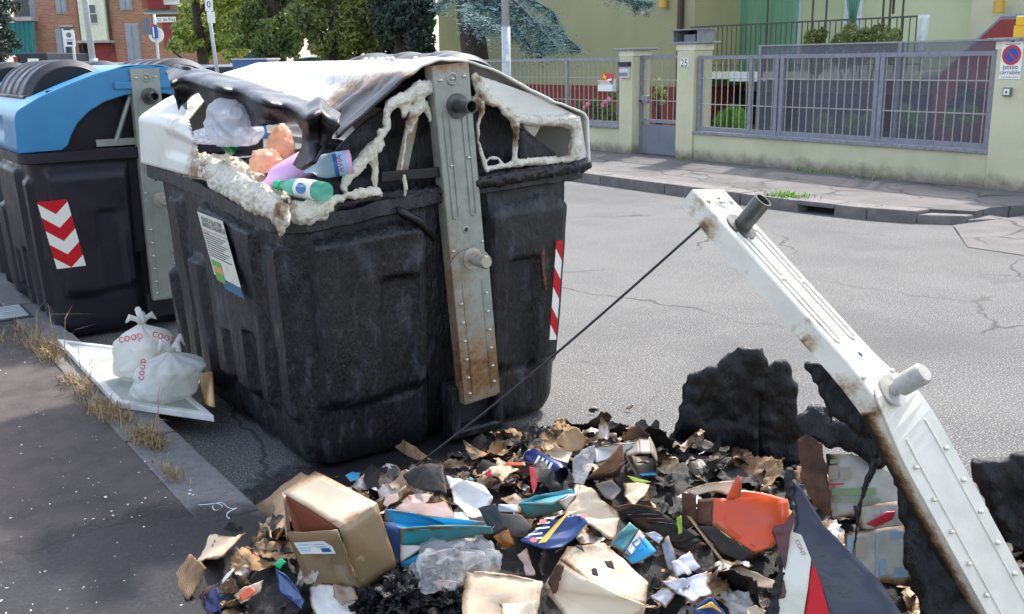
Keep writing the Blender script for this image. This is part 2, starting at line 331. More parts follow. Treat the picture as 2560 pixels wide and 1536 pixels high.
# soot, ash and painted-in shade on the near pavement around the burnt heap: thin irregular film
sp = []; 
def sootfn(cx, cy, rx, ry, z, seed):
    n = 48; mb = MB(); vs = [Vector((cx, cy, z))]
    for k in range(n):
        a = 2*math.pi*k/n; q = 1+.35*nz(math.cos(a)*2, math.sin(a)*2, seed)+.15*nz(math.cos(a)*7, math.sin(a)*7, seed)
        vs.append(Vector((cx+rx*q*math.cos(a), cy+ry*q*math.sin(a), z)))
    return mb.add(vs, [(0, k+1, (k+1) % n+1) for k in range(n)])
mat('soot_shade_film', S('#171517'), .6, var=(60, S('#34302f'), .5, .75), bump=(90, .6, .006))
def fade_film(m, nsc=6., sub_=.75):
    nt = m.node_tree; N, L = nt.nodes, nt.links; tc = N.new('ShaderNodeTexCoord'); n = N.new('ShaderNodeTexNoise'); n.inputs['Scale'].default_value = nsc; n.inputs['Detail'].default_value = 8; n.inputs['Roughness'].default_value = .75
    L.new(tc.outputs['Object'], n.inputs['Vector']); g = N.new('ShaderNodeAttribute'); g.attribute_name = 'burn'
    ad = N.new('ShaderNodeMath'); ad.operation = 'MULTIPLY_ADD'; L.new(g.outputs['Fac'], ad.inputs[0]); ad.inputs[1].default_value = 1.25; 
    sb = N.new('ShaderNodeMath'); sb.operation = 'SUBTRACT'; L.new(n.outputs['Fac'], sb.inputs[0]); sb.inputs[1].default_value = sub_; L.new(sb.outputs[0], ad.inputs[2])
    mr_ = N.new('ShaderNodeMapRange'); mr_.inputs[1].default_value = .0; mr_.inputs[2].default_value = .35; mr_.inputs[4].default_value = .9; L.new(ad.outputs[0], mr_.inputs[0]); L.new(mr_.outputs[0], N['Principled BSDF'].inputs['Alpha'])
fade_film(MATS['soot_shade_film'])
def film(name, cx, cy, rx, ry, z):
    mb = MB().grid(lambda u, v: Vector((cx+rx*(2*u-1), cy+ry*(2*v-1), z)), 30, 30)
    o = mb.build(name, 'soot_shade_film', None, burn=lambda c: max(0, 1-(((c.x-cx)/rx)**2+((c.y-cy)/ry)**2))**.8, fix=False); return stuff(o)
tag(film('soot_shade_stain', .6, 2.2, .95, 1.35, NZ+.006), 'black soot and painted shade over the near pavement', 'stain')  # soot made larger and darker to paint in open shade on sunlit pavement
tag(film('soot_shade_stain', 1.75, 2.7, 1.15, 1.1, .005), 'black soot stain on the road under the heap', 'stain')
# far pavement with curved kerb
def kline(off):                                               # kerb line on the far side, turning in at the drive
    return [(8.41+off, 80), (8.41+off, 14), (8.41+off, 9), (8.41+off, 7.2), (8.44+off, 6.6), (8.52+off*.95, 6.05), (8.68+off*.8, 5.6), (8.95+off*.55, 5.25), (9.4, 5.0+off)]
K0, K1 = kline(0), kline(.28)
top = [Vector((x, y, SWZ)) for x, y in K1]
poly = [(x, y, SWZ-.003) for x, y in K1] + [(XW+.2, 4.9, SWZ-.003), (XW+.2, 80, SWZ-.003)]
struct(MB().prism(poly, (0, 0, -.3)).build('far_pavement', 'old_asphalt'))
fk = struct(MB().bx(8.5, 8.62, 9, 80, -.1, SWZ-.02).build('far_kerb', 'granite_far'))
def stone(a0, a1, b0, b1, z):
    MB().prism([(*a0, -.05), (*a1, -.05), (*b1, -.05), (*b0, -.05)], (0, 0, z+.05)).build('kerb_stone', 'granite_far', fk, bev=.012)
y = 40.0
while y-1.2 > 6.9:
    stone((8.41, y), (8.41, y-1.19), (8.69, y), (8.69, y-1.19), SWZ+R.uniform(-.006, .006)); y -= 1.2
dr0, dr1 = 6.85, 6.35
def kat(yv, K):
    for (xa, ya), (xb, yb) in zip(K[:-1], K[1:]):
        if ya >= yv >= yb: return (xa+(xb-xa)*(ya-yv)/(ya-yb), yv)
    return K[-1]
cuts = [y, 6.82, 6.40, 6.05, 5.6, 5.25, 5.02]
for i, (ya, yb) in enumerate(zip(cuts[:-1], cuts[1:])):
    z = SWZ if i < 4 else SWZ-.035*(i-3)
    if i == 1:                                                # storm drain mouth: stone only above the opening
        MB().prism([(*kat(ya, K0), SWZ-.045), (*kat(yb, K0), SWZ-.045), (*kat(yb, K1), SWZ-.045), (*kat(ya, K1), SWZ-.045)], (0, 0, .048)).build('kerb_stone', 'granite_far', fk, bev=.008)
        MB().prism([(kat(ya, K0)[0]+.16, ya, -.05), (kat(yb, K0)[0]+.16, yb, -.05), (*kat(yb, K1), -.05), (*kat(ya, K1), -.05)], (0, 0, .1)).build('drain_back', 'dark_opening', fk)
    else: stone(kat(ya-.004, K0), kat(yb+.004, K0), kat(ya-.004, K1), kat(yb+.004, K1), z)
struct(MB().add([(8.75, 5.25, .02), (9.5, 5.0, .06), (10.9, 4.9, .125), (10.9, -8, .125), (8.0, -8, .005), (7.9, 4.6, .005)], [(0, 5, 4, 3, 2, 1)]).build('driveway', 'old_asphalt'))
# ------------------------------------------------------------------ boundary wall, pillars, railings across the street
def wy(px, py, X=XW): return onx(px, py, X)
y_p1a, y_p1b = wy(1551, 300).y, wy(1583, 300).y; y_p2a, y_p2b = wy(1693, 300).y, wy(1735, 300).y; y_p3 = wy(2480, 300).y
def pillar(y0, y1, h, label, dep=.38):
    t = thing('gate_pillar', label, 'pillar', (XW-.03, (y0+y1)/2, SWZ)); w = abs(y0-y1)
    MB().bx(0, dep, -w/2, w/2, -.1, h).build('shaft', 'wall_dirty', t, bev=.006)
    MB().bx(-.005, dep+.005, -w/2-.02, w/2+.02, h, h+.09).build('cap_band', 'cream', t, bev=.004)
    MB().bx(-.07, dep+.07, -w/2-.09, w/2+.09, h+.09, h+.12).build('cap_slab', 'slate', t, bev=.006); return t
pillar(y_p1a, y_p1b, 1.50, 'pale green gate pillar with the intercom panel')
pillar(y_p2a, y_p2b, 1.57, 'pale green gate pillar bearing the house number')
pillar(y_p3, y_p3-.75, 1.50, 'pale green pillar with the no parking sign at right edge', .5)
zt, zb = wy(1940, 137).z, wy(1940, 340).z
lw = thing('low_wall', 'low pale green wall with grey coping under the long railing', 'wall', (XW, (y_p2b+y_p3)/2, SWZ)); hl = (y_p2b-y_p3)/2
MB().bx(0, .25, -hl, hl, -.1, zb-SWZ-.05).build('wall', 'wall_dirty', lw)
MB().bx(-.04, .29, -hl, hl, zb-SWZ-.048, zb-SWZ).build('coping', 'slate', lw, bev=.006)
lw2 = thing('low_wall', 'low pale green wall left of the intercom pillar', 'wall', (XW, 20, SWZ))
MB().bx(0, .25, y_p1a-20, 20, -.1, zb-SWZ-.05).build('wall', 'wall_dirty', lw2); MB().bx(-.04, .29, y_p1a-20, 20, zb-SWZ-.048, zb-SWZ).build('coping', 'slate', lw2, bev=.006)
def railing(label, ya, yb, x, z0, z1, posts, pitch, m, name='railing', bars='bar_galv', hr=(.36, .70)):
    t = thing(name, label, 'railing', (x, yb, z0)); L_ = ya-yb; H = z1-z0
    MB().bx(-.02, .02, 0, L_, H-.05, H).build('top_rail', m, t); MB().bx(-.02, .02, 0, L_, 0, .06).build('bottom_rail', m, t)
    for p in posts: MB().bx(-.024, .024, p-yb-.03, p-yb+.03, 0, H+.004).build('post', m, t)
    for h in hr: MB().bx(-.006, .006, .01, L_-.01, H*h-.006, H*h+.006).build('crossbar', bars, t)
    me = MB().bx(-.005, .005, -.005, .005, .06, H-.05).mesh('bar'); n = int(L_/pitch)
    for i in range(1, n): o = link('bar', me, bars, t); o.location.y = L_*i/n
    return t
rl = railing('grey framed railing with thin upright bars on the low wall', y_p2b-.02, y_p3+.02, XW+.05, zb, zt, [y_p2b-.06, wy(1872, 200).y, wy(1937, 200).y, wy(1950, 200).y, wy(2187, 200).y, wy(2200, 200).y, y_p3+.06], .115, 'fence_paint')
railing('grey railing left of the intercom pillar hung with flyers', 40, y_p1a+.02, XW+.05, zb, zt, [y_p1a+.05, wy(1412, 200).y, 18.5, 22, 26, 30, 34, 37, 40], .12, 'fence_grey')
# sliding gate parked behind the railing: mesh panel taller than the fence
sg = thing('sliding_gate', 'fine mesh sliding gate standing behind the long railing', 'gate', (XW+.2, y_p3, SWZ)); yl = wy(1872, 200).y-y_p3; H = zt+.11-SWZ
MB().bx(-.002, .002, 0, yl, .3, H).build('mesh', 'mesh_net', sg)
MB().bx(-.02, .02, 0, yl, H, H+.02).build('top_rail', 'fence_grey', sg)
for q in (0.02, (wy(2225, 150).y-y_p3), yl-.02): MB().bx(-.025, .025, q-.025, q+.025, .05, H).build('post', 'fence_paint', sg)
# pedestrian gate
yg0, yg1 = y_p1b, y_p2a
pg = thing('pedestrian_gate', 'narrow grey steel gate between the two pillars', 'gate', (XW+.15, yg1, SWZ)); w = yg0-yg1; ztg = zt+.02-SWZ
MB().bx(-.02, .02, 0, w, .01, .46).build('kick_plate', 'gate_sheet', pg)
for a, b in ((0, .05), (w-.05, w)): MB().bx(-.026, .026, a, b, .0, ztg).build('stile', 'fence_paint', pg)
MB().bx(-.022, .022, .05, w-.05, ztg-.05, ztg).build('top_rail', 'fence_paint', pg); MB().bx(-.024, .024, .05, w-.05, .49, .54).build('middle_rail', 'fence_paint', pg)
for h in (.82, 1.13): MB().bx(-.006, .006, .05, w-.05, h, h+.012).build('crossbar', 'bar_galv', pg)
me = MB().bx(-.005, .005, -.005, .005, .54, ztg-.05).mesh('bar')
for i in range(1, 8): o = link('bar', me, 'bar_galv', pg); o.location.y = w*i/8
MB().bx(-.045, .02, w-.2, w-.04, .78, .9).build('lock_box', 'fence_grey', pg, bev=.008); MB().tube([(-.045, w-.07, .82), (-.09, w-.07, .82), (-.09, w-.13, .80)], .01).build('handle', 'ink', pg, smooth=True)
# intercom, number, sign, key switch, mailbox flyers
def plate(name, label, cat, x, ya, yb, za, zb_, m, t=.03):
    o = thing(name, label, cat, (x, (ya+yb)/2, (za+zb_)/2)); w, h = abs(ya-yb), abs(za-zb_)
    MB().bx(-t, 0, -w/2, w/2, -h/2, h/2).build('plate', m, o, bev=.004); return o, w, h
FX = Matrix.Rotation(math.radians(-90), 4, 'Z') @ Matrix.Rotation(math.radians(90), 4, 'X')   # text reading on a face that looks to -X
ic, w, h = plate('intercom', 'grey intercom panel with dark hood on the left gate pillar', 'intercom', XW-.03, wy(1557, 170).y, wy(1580, 170).y, wy(1560, 157).z, wy(1560, 196).z, 'lamp_metal')
MB().bx(-.06, 0, -w/2-.01, w/2+.01, h/2-.06, h/2+.01).build('hood', 'ink', ic)
for k in range(2):
    for j in range(3): MB().bx(-.036, -.03, w*(-.3+.3*j), w*(-.3+.3*j)+.045, -.02-.06*k, .02-.06*k).build('button', 'sign_white' if k == 0 else 'sign_back', ic)
nb, w, h = plate('house_number', 'white plate with house number 25', 'number plate', XW-.031, wy(1706, 150).y, wy(1726, 150).y, wy(1710, 147).z, wy(1710, 168).z, 'sign_white', .012)
text('25', .15, Matrix.Translation((-.014, 0, -.052)) @ FX, 'digits', 'ink', nb)
ps, w, h = plate('no_parking_sign', 'white drive entrance sign with red and blue no parking disc', 'sign', XW-.031, wy(2506, 150).y, wy(2560, 150).y, wy(2520, 98).z, wy(2520, 198).z, 'sign_white', .008)
def disc(r0, r1, x, c, name, m, par, n=40):
    vs = []; 
    for k in range(n): a = 2*math.pi*k/n; vs += [(x, c[0]+r0*math.cos(a), c[1]+r0*math.sin(a)), (x, c[0]+r1*math.cos(a), c[1]+r1*math.sin(a))]
    MB().add(vs, [(2*k, 2*k+1, (2*k+3) % (2*n), (2*k+2) % (2*n)) for k in range(n)]).build(name, m, par, fix=False)
zc = h*.10
disc(0.001, .098, -.0095, (0, zc), 'blue_disc', 'sign_blue', ps); disc(.075, .105, -.0105, (0, zc), 'red_ring', 'sign_red', ps)
MB().add([(-.0110, .06, zc+.045), (-.0110, .045, zc+.06), (-.0110, -.06, zc-.045), (-.0110, -.045, zc-.06)], [(0, 1, 2, 3)]).build('red_bar', 'sign_red', ps, fix=False)
text('passo', .075, Matrix.Translation((-.0095, 0, -h*.25)) @ FX, 'lettering', 'ink', ps); text('carrabile', .066, Matrix.Translation((-.0095, 0, -h*.38)) @ FX, 'lettering', 'ink', ps)
MB().bx(-.0095, -.0085, -w*.35, w*.35, h*.36, h*.38).build('print_line', 'sign_back', ps); MB().bx(-.0095, -.0085, -w*.4, w*.4, -h*.455, -h*.44).build('print_line', 'sign_back', ps); MB().bx(-.0095, -.0085, -.02, .02, h*.42, h*.46).build('crest', 'sign_back', ps)
ksw, w, h = plate('key_switch', 'small grey key switch box under the no parking sign', 'switch', XW-.031, wy(2515, 230).y, wy(2535, 230).y, wy(2520, 219).z, wy(2520, 241).z, 'sign_back', .04)
MB().bx(-.044, -.04, -w*.35, w*.35, -h*.3, h*.35).build('face_plate', 'sign_white', ksw); MB().lathe([(.001, 0), (.012, 0), (.012, .006), (.001, .006)], Matrix.Translation((-.05, 0, 0)) @ Matrix.Rotation(math.pi/2, 4, 'Y'), 12).build('key_hole', 'ink', ksw)
mb_ = thing('flyer_box', 'open letter box stuffed with red and white flyers on the railing', 'letter box', (XW+.0, (wy(1504, 200).y+wy(1540, 200).y)/2, wy(1504, 228).z)); wm = abs(wy(1504, 200).y-wy(1540, 200).y); hm = wy(1504, 182).z-wy(1504, 228).z
MB().bx(-.08, .03, -wm/2, wm/2, 0, hm*.35).build('tray', 'sign_white', mb_, bev=.004)
MB().box((-.06, wm*.1, hm*.45), (.1, wm*.75, .006), Matrix.Rotation(.8, 3, 'Y')).build('white_flyer', 'sign_white', mb_)
MB().box((.0, wm*.08, hm*.72), (.006, wm*.8, hm*.5), Matrix.Rotation(.1, 3, 'Y')).build('red_flyer', 'sign_red', mb_)
MB().box((-.012, wm*.25, hm*.76), (.004, wm*.28, hm*.2), Matrix.Rotation(.4, 3, 'X')).build('yellow_print', 'sign_yellow', mb_)
MB().box((-.012, -wm*.1, hm*.62), (.004, wm*.3, hm*.1), Matrix.Rotation(-.1, 3, 'X')).build('white_print', 'sign_white', mb_)
MB().box((.02, -wm*.45, hm*.35), (.06, wm*.2, hm*.6)).build('clear_pocket', 'lamp_metal', mb_)
cbx = thing('meter_box', 'weathered grey letter box on top of the numbered pillar', 'letter box', (XW-.02, (y_p2a+y_p2b)/2+.02, SWZ+1.57+.12))
MB().bx(-.02, .3, -.27, -.25, 0, .16).build('side', 'fence_grey', cbx); MB().bx(-.02, .3, .23, .25, 0, .16).build('side', 'fence_grey', cbx); MB().bx(-.05, .33, -.3, .28, .16, .18).build('roof', 'slate', cbx); MB().bx(.28, .3, -.25, .23, 0, .16).build('back', 'ink', cbx); MB().bx(.02, .28, -.18, .05, .0, .1).build('letters', 'sign_back', cbx)
ylw = thing('yellow_bracket', 'yellow bracket on top of the right pillar', 'bracket', (XW+.0, wy(2556, 60).y, SWZ+1.62)); MB().bx(-.02, .1, -.08, .08, 0, .12).build('plate', 'sign_yellow', ylw, bev=.005)
MB().bx(-.03, .08, -.06, .06, .12, .22).build('lamp_housing', 'sign_yellow', ylw, bev=.01)
# ------------------------------------------------------------------ green house
XF, XB = 15.6, 17.2
struct(MB().bx(XW+.25, 40, -20, 60, -.2, .16).build('garden', 'garden_ground'))
def hy(px, X): return onx(px, 100, X).y
hs = thing('green_house', 'olive and pale green apartment house with red plinth and balcony', 'house', (XF, hy(1735, XF), .16))
X0, Y0 = XF, hy(1735, XF); zpl = onx(1600, 216, XF).z-.16
def hbox(name, m, x0, x1, y0, y1, z0, z1, par=None, bev=0): return MB().bx(x0-X0, x1-X0, min(y0, y1)-Y0, max(y0, y1)-Y0, z0-.16, z1-.16).build(name, m, par or hs, bev=bev)
hbox('wall', 'olive', XF, XF+8, Y0, hy(1097, XF), zpl+.16, 9); hbox('plinth', 'plinth', XF-.02, XF+8, Y0+.01, hy(1097, XF), .1, zpl+.16)
hbox('corner_pipe', 'iron_brown', XF-.12, XF-.02, hy(1706, XF)-.05, hy(1706, XF)+.05, .3, 9)
zs = onx(1800, 180, XF).z; zr = onx(1800, 64, XF).z
yR = hy(2318, XF)
hbox('recess_wall', 'pale_yellow', XB, XB+6, yR-.5, Y0, 0, 9); hbox('recess_plinth', 'dark_opening', XB-.3, XB-.02, yR, Y0, 0.1, zs-.45)
hbox('balcony_slab', 'cream', XF-.15, XB, yR, Y0-.02, zs-.14, zs, bev=.01)
hbox('right_wall', 'wall_green', XF+1.2, XF+8, yR-9, yR-.02, 0, 9)
br = MB(); 
hbox('balcony_handrail', 'rail_dark', XF-.14, XF-.10, yR, Y0-.02, zr-.03, zr); hbox('balcony_handrail', 'rail_dark', XF-.135, XF-.105, yR, Y0-.02, zs+.12, zs+.14)
me = MB().bx(-.007, .007, -.007, .007, 0, zr-zs).mesh('baluster'); nb_ = int((Y0-yR)/.125)
for i in range(nb_+1): o = link('baluster', me, 'rail_dark', hs); o.location = (-.12, yR-Y0+.02+(Y0-yR-.06)*i/nb_, zs-.16)
for px in (1926, 2038, 2072, 2213, 2230, 2262): 
    yy = hy(px, XF); hbox('balcony_post', 'rail_dark', XF-.13, XF-.10, yy-.012, yy+.012, zs, 4.2)
def curtain(pa, pb, X, z0, z1, label):
    ya, yb = hy(pa, X), hy(pb, X)
    MB().grid(lambda u, v: Vector((X-X0+.045*math.sin(u*46+nz(u*5, v, 1)*2)*(1-.2*v), ya+(yb-ya)*u-Y0, z0+(z1-z0)*v-.16)), 110, 12).build('curtain', 'curtain', hs, smooth=True, fix=False)['label'] = label
curtain(1848, 1990, XF+.15, zs+.0, 4.4, 'green sheer curtain hanging across the balcony')
def tied(px, X):
    yc = hy(px, X); zk = onx(px, 48, X).z
    MB().grid(lambda u, v: Vector((X-X0+.03*math.sin(u*30), yc-Y0+(u-.5)*(.14+.75*abs(v-.25)**1.2*(1.6 if v > .25 else .6)), zk-.16-.45+v*1.9)), 40, 24).build('tied_curtain', 'curtain', hs, smooth=True, fix=False)
tied(2128, XF+.2)
hbox('door_frame', 'white_paint', XB-.06, XB, hy(2155, XB), hy(2110, XB), zs, 4.2); hbox('curtain_edge', 'white_paint', XB-.05, XB, hy(2000, XB), hy(1985, XB), zs, 4.2)
hbox('chain', 'iron_brown', XF-.0, XF+.02, hy(2228, XF)-.01, hy(2228, XF)+.03, zr+.05, 3.4)
hbox('white_radiator', 'white_paint', XF-.2, XF-.16, hy(1935, XF), hy(1845, XF), zs-.18, zs-.02)
# red stair parapet with sloping coping
A, B = onx(2345, 203, XF), onx(2510, 50, XF); C_ = onx(2600, 47, XF)
pts = [(XF-.1, A.y, .1), (XF-.1, A.y, A.z), (XF-.1, B.y, B.z), (XF-.1, C_.y-1.5, B.z), (XF-.1, C_.y-1.5, .1)]
MB().prism([(p[0]-X0, p[1]-Y0, p[2]-.16) for p in pts], (.25, 0, 0)).build('stair_parapet', 'plinth', hs)
MB().tube([(-.02, A.y-Y0+.6, A.z-.14), (-.02, A.y-Y0, A.z-.14), (-.02, B.y-Y0, B.z-.13), (-.02, C_.y-1.5-Y0, B.z-.13)], .055, 6).build('stair_coping', 'slate', hs)
for px, py in ((1668, 5), (2508, 14)):
    p = onx(px, py, XF if px < 2000 else XF+1.1); MB().lathe([(.001, .14), (.05, .13), (.085, .06), (.09, -.1), (.1, -.12), (.001, -.12)], Matrix.Translation((p.x-.12-X0, p.y-Y0, p.z-.16)), 14).build('alarm_bell', 'yellow_bell', hs, smooth=40)
p = onx(1615, 32, XF); MB().lathe([(.001, .06), (.05, .05), (.05, -.04), (.001, -.05)], Matrix.Translation((p.x-.06-X0, p.y-Y0, p.z-.16)), 10).build('wall_lamp', 'lamp_metal', hs, smooth=40)
tw = thing('white_cloth', 'white cloth pegged to the right end of the balcony rail', 'cloth', (XF-.2, hy(2322, XF), zr)); MB().grid(lambda u, v: Vector((.02*math.sin(u*9), .22*(u-.5)*(1-.2*v), -.62*v)), 10, 10).build('cloth', 'white_paint', tw, smooth=True, solid=.01, fix=False)
# ------------------------------------------------------------------ vegetation helpers
def leaves(name, m, parent, blobs_, n, size, seed, droop=0., flat=.35, aspect=.5, shell=.55):
    """crown of n leaf faces scattered through ellipsoid clumps (centre, radii)"""
    rg = np.random.default_rng(seed); V = []; F = []
    wts = np.array([b[1][0]*b[1][1]*b[1][2] for b in blobs_])**.75; wts = wts/wts.sum(); cnt = rg.multinomial(n, wts)
    for (c, r), k in zip(blobs_, cnt):
        d = rg.normal(size=(k, 3)); d /= np.linalg.norm(d, axis=1)[:, None]; q = d*(shell+(1-shell)*rg.random((k, 1))**.6)
        p = np.array(c)+q*np.array(r)
        ax = d*.5+rg.normal(size=(k, 3))*.8; ax[:, 2] -= droop; ax /= np.linalg.norm(ax, axis=1)[:, None]
        t = np.cross(ax, rg.normal(size=(k, 3))); t /= np.linalg.norm(t, axis=1)[:, None]
        s = size*(.6+.8*rg.random((k, 1))); a, b = ax*s, t*s*aspect
        quad = np.stack([p-a*.5, p+b*.5, p+a*.6, p-b*.5], 1); o = len(V)*1; V.append(quad.reshape(-1, 3))
    V = np.concatenate(V); n4 = len(V)//4; F = np.arange(n4*4).reshape(-1, 4)
    me = bpy.data.meshes.new(name); me.from_pydata(V.tolist(), [], F.tolist()); me.update()
    return link(name, me, m, parent)
def clumps(c, r, n, rad, seed):
    rg = random.Random(seed); out = []
    for _ in range(n):
        while True:
            d = Vector((rg.uniform(-1, 1), rg.uniform(-1, 1), rg.uniform(-1, 1)))
            if d.length < 1: break
        k = rg.uniform(.6, 1.3); out.append(((c[0]+d.x*r[0], c[1]+d.y*r[1], c[2]+d.z*r[2]), (rad*k, rad*k, rad*k*.75)))
    return out
def tree(name, label, base, h, trunk_r, blobs_, n, size, m, seed, limbs=6, trunk=True, **kw):
    t = thing(name, label, 'tree', base); mb = MB(); rg = random.Random(seed)
    mb.tube([(0, 0, 0), (.05, .02, h*.3), (-.04, .05, h*.6), (.02, 0, h)], [trunk_r*1.2, trunk_r, trunk_r*.75, trunk_r*.2], 10)
    for b in rg.sample(blobs_, min(limbs, len(blobs_))):
        e = Vector(b[0])-Vector(base); z0 = max(.15*h, min(.8*h, e.z-.2*h)); s = Vector((0, 0, z0)); mb.tube([s, s.lerp(e, .5)+Vector((0, 0, .1)), e], [trunk_r*.4, trunk_r*.25, trunk_r*.08], 6)
    mb.build('trunk', 'bark', t, smooth=True)
    leaves('crown', m, t, [((Vector(b[0])-Vector(base))[:], b[1]) for b in blobs_], n, size, seed, **kw); return t
G0 = lambda px, d: Vector((ondepth(px, 150, d).x, ondepth(px, 150, d).y, 0))
def fol(spec, d, jit=1.2):                                    # foliage clumps from picture positions at a distance
    out = []
    for i, (px, py, rpx) in enumerate(spec):
        c = ondepth(px, py, d+R.uniform(-jit, jit)); r = rpx*d/FPX; out.append((c[:], (r*.85, r*.85, r*.85)))
        for _ in range(3):
            e = Vector((R.gauss(0, 1), R.gauss(0, 1), R.gauss(0, 1))).normalized()*r*R.uniform(.75, 1.15); k = r*R.uniform(.25, .45); out.append(((c+e)[:], (k, k, k*.8)))
    return out
d = 37.
tree('deciduous_tree', 'light green leafy tree beside the street name sign', G0(505, d), 6, .2, fol([(470, 100, 38), (500, 40, 48), (540, 90, 42), (560, 30, 46), (470, 30, 30), (440, 110, 20), (590, 110, 40), (610, 50, 40), (520, 130, 24), (540, -40, 60), (480, -50, 60), (600, -30, 50), (450, 70, 22), (570, 140, 18)], d), 24000, .14, 'leaf_light', 3, shell=.25)
d = 33.
tree('cypress_tree', 'dark green cypress beside the light leafy tree', G0(690, d), 8, .3, fol([(640, 40, 46), (680, 90, 48), (620, 95, 30), (700, 20, 52), (740, 70, 42), (650, 125, 26), (720, 120, 30), (690, -40, 70), (640, -30, 50), (600, 60, 22), (760, 20, 30)], d, .9), 16000, .15, 'leaf_dark', 5, droop=-.5, shell=.3)
tree('cypress_tree', 'broad cypress with brighter green tufts at picture centre', G0(850, 28.5), 8, .3, fol([(780, 60, 44), (830, 30, 52), (880, 60, 52), (930, 30, 50), (800, 115, 34), (860, 118, 40), (915, 100, 40), (870, -40, 80), (780, -20, 50), (945, 90, 30), (740, 30, 26)], 28.5, .9), 19000, .13, 'leaf_hedge', 6, droop=-.5, shell=.3)
tree('cypress_tree', 'darkest cypress next to the olive house corner', G0(1010, 26.5), 8, .25, fol([(970, 60, 50), (1020, 40, 52), (1050, 100, 44), (990, 120, 44), (1060, 20, 40), (1040, 140, 26), (960, 0, 50), (1010, -50, 70)], 26.5, .9), 13000, .125, 'leaf_spruce', 8, droop=-.4, shell=.3)
leaves('bright_bush', 'leaf_bright', None, fol([(1065, 30, 22), (1070, 60, 16), (1052, 10, 18)], 29, .3), 900, .2, 12)
tag(bpy.data.objects['bright_bush'], 'bright yellow green bush behind the dark cypress', 'bush')
tree('spruce_tree', 'dark spruce branches at the upper left edge', G0(-60, 26), 9, .2, fol([(8, 40, 20), (-15, 70, 40), (22, 90, 16), (10, 125, 22), (40, 108, 12), (-20, 130, 40), (-30, 20, 50), (15, 8, 14)], 26, .4), 4200, .16, 'leaf_spruce', 9, droop=.6, aspect=.25)
# blue cedar: drooping boughs of needle sprays in front of the olive house
d = 20.5; cb = G0(1195, d); cb.z = .1
ced = thing('blue_cedar', 'blue grey cedar with drooping boughs and thick dark trunk', 'tree', cb)
MB().tube([(0, 0, 0), (-.02, 0, 1.2), (-.16, .05, 2.6), (-.5, .1, 4.4)], [.3, .27, .25, .2], 14).build('trunk', 'bark', ced, smooth=True)
nv = []; nf = []; rg = random.Random(21); limb = MB()
def bough(pts, w):
    P3 = [ondepth(px, py, d-.6+dd*1.3)-cb for px, py, dd in pts]
    limb.tube(P3, [.03*(1-.8*i/(len(P3)-1))+.006 for i in range(len(P3))], 6)
    for (a, b) in zip(P3[:-1], P3[1:]):
        for _ in range(int((b-a).length*230)):
            t = rg.random(); p = a.lerp(b, t); ln = rg.uniform(.13, .45)*w; q = p+Vector((rg.gauss(0, .5)*ln, rg.gauss(0, .5)*ln, -abs(rg.gauss(.35, .4))*ln*1.5))
            for _ in range(9):
                s = p.lerp(q, rg.random()); e = Vector((rg.gauss(0, 1), rg.gauss(0, 1), rg.gauss(.2, .8))).normalized()*rg.uniform(.035, .085); o_ = e.orthogonal().normalized()*.009
                k = len(nv); nv.extend([s-o_, s+o_, s+e+o_*.3, s+e-o_*.3]); nf.append((k, k+1, k+2, k+3))
for pts, w in [([(1190, -40, 0), (1280, 0, -.5), (1340, 60, -.9), (1390, 120, -1.1)], 1.), ([(1190, -20, 0), (1230, 30, -.4), (1290, 70, -.7), (1330, 125, -.8)], 1.), ([(1200, -50, 0), (1310, -10, -.3), (1380, 30, -.5), (1410, 90, -.6), (1450, 125, -.7)], 1.),
               ([(1180, -30, .2), (1120, -10, -.2), (1090, 20, -.3)], .6), ([(1190, -20, .1), (1170, 30, -.5), (1200, 45, -.8), (1240, 75, -.9)], .9), ([(1200, -40, 0), (1260, 20, -.2), (1300, 30, -.4), (1360, 80, -.5), (1350, 145, -.6)], .9), ([(1290, 10, -.4), (1320, 50, -.6), (1370, 70, -.8), (1400, 100, -.9)], .8), ([(1230, 0, -.2), (1260, 40, -.5), (1270, 90, -.6)], .7),
               ([(1440, -60, .3), (1520, -20, .1), (1580, 2, 0), (1630, 8, 0)], .45), ([(1560, -25, .2), (1600, 10, .2), (1585, 25, .2)], .3)]: bough(pts, w)
limb.build('limb', 'bark', ced, smooth=True)
me = bpy.data.meshes.new('foliage'); me.from_pydata([tuple(p) for p in nv], [], nf); link('foliage', me, 'needle_blue', ced)
def bush(name, label, spec, d_x, n, size, m, seed, onX=None, cat='bush', **kw):
    bl = []
    for px, py, r in spec:
        c = onx(px, py, onX+R.uniform(-.15, .15)); rr = r*c.length/FPX; bl.append((c[:], (rr*.8, rr, rr)))
    base = Vector((sum(b[0][0] for b in bl)/len(bl), sum(b[0][1] for b in bl)/len(bl), .14)); t = thing(name, label, cat, base)
    mb = MB()
    for b in bl[:8]: e = Vector(b[0])-base; mb.tube([(e.x*.3, e.y*.3, 0), e*.6, e], [.02, .014, .006], 5)
    mb.build('stem', 'bark', t); leaves('foliage', m, t, [((Vector(b[0])-base)[:], b[1]) for b in bl], n, size, seed, **kw); return t
bush('hedge_bush', 'tall dark conifer bush behind the balcony railing, left of two', [(2030, 95, 20), (2045, 120, 22), (2020, 120, 16), (2040, 160, 26), (2055, 85, 14)], 0, 3200, .05, 'leaf_hedge', 31, 14.6, droop=-.6)
bush('hedge_bush', 'wide conifer hedge in front of the balcony', [(2100, 105, 20), (2125, 80, 20), (2160, 100, 28), (2200, 90, 28), (2230, 105, 22), (2085, 120, 18), (2150, 130, 30), (2210, 130, 30), (2240, 85, 14), (2110, 140, 30)], 0, 6500, .05, 'leaf_hedge', 32, 14.7, droop=-.6)
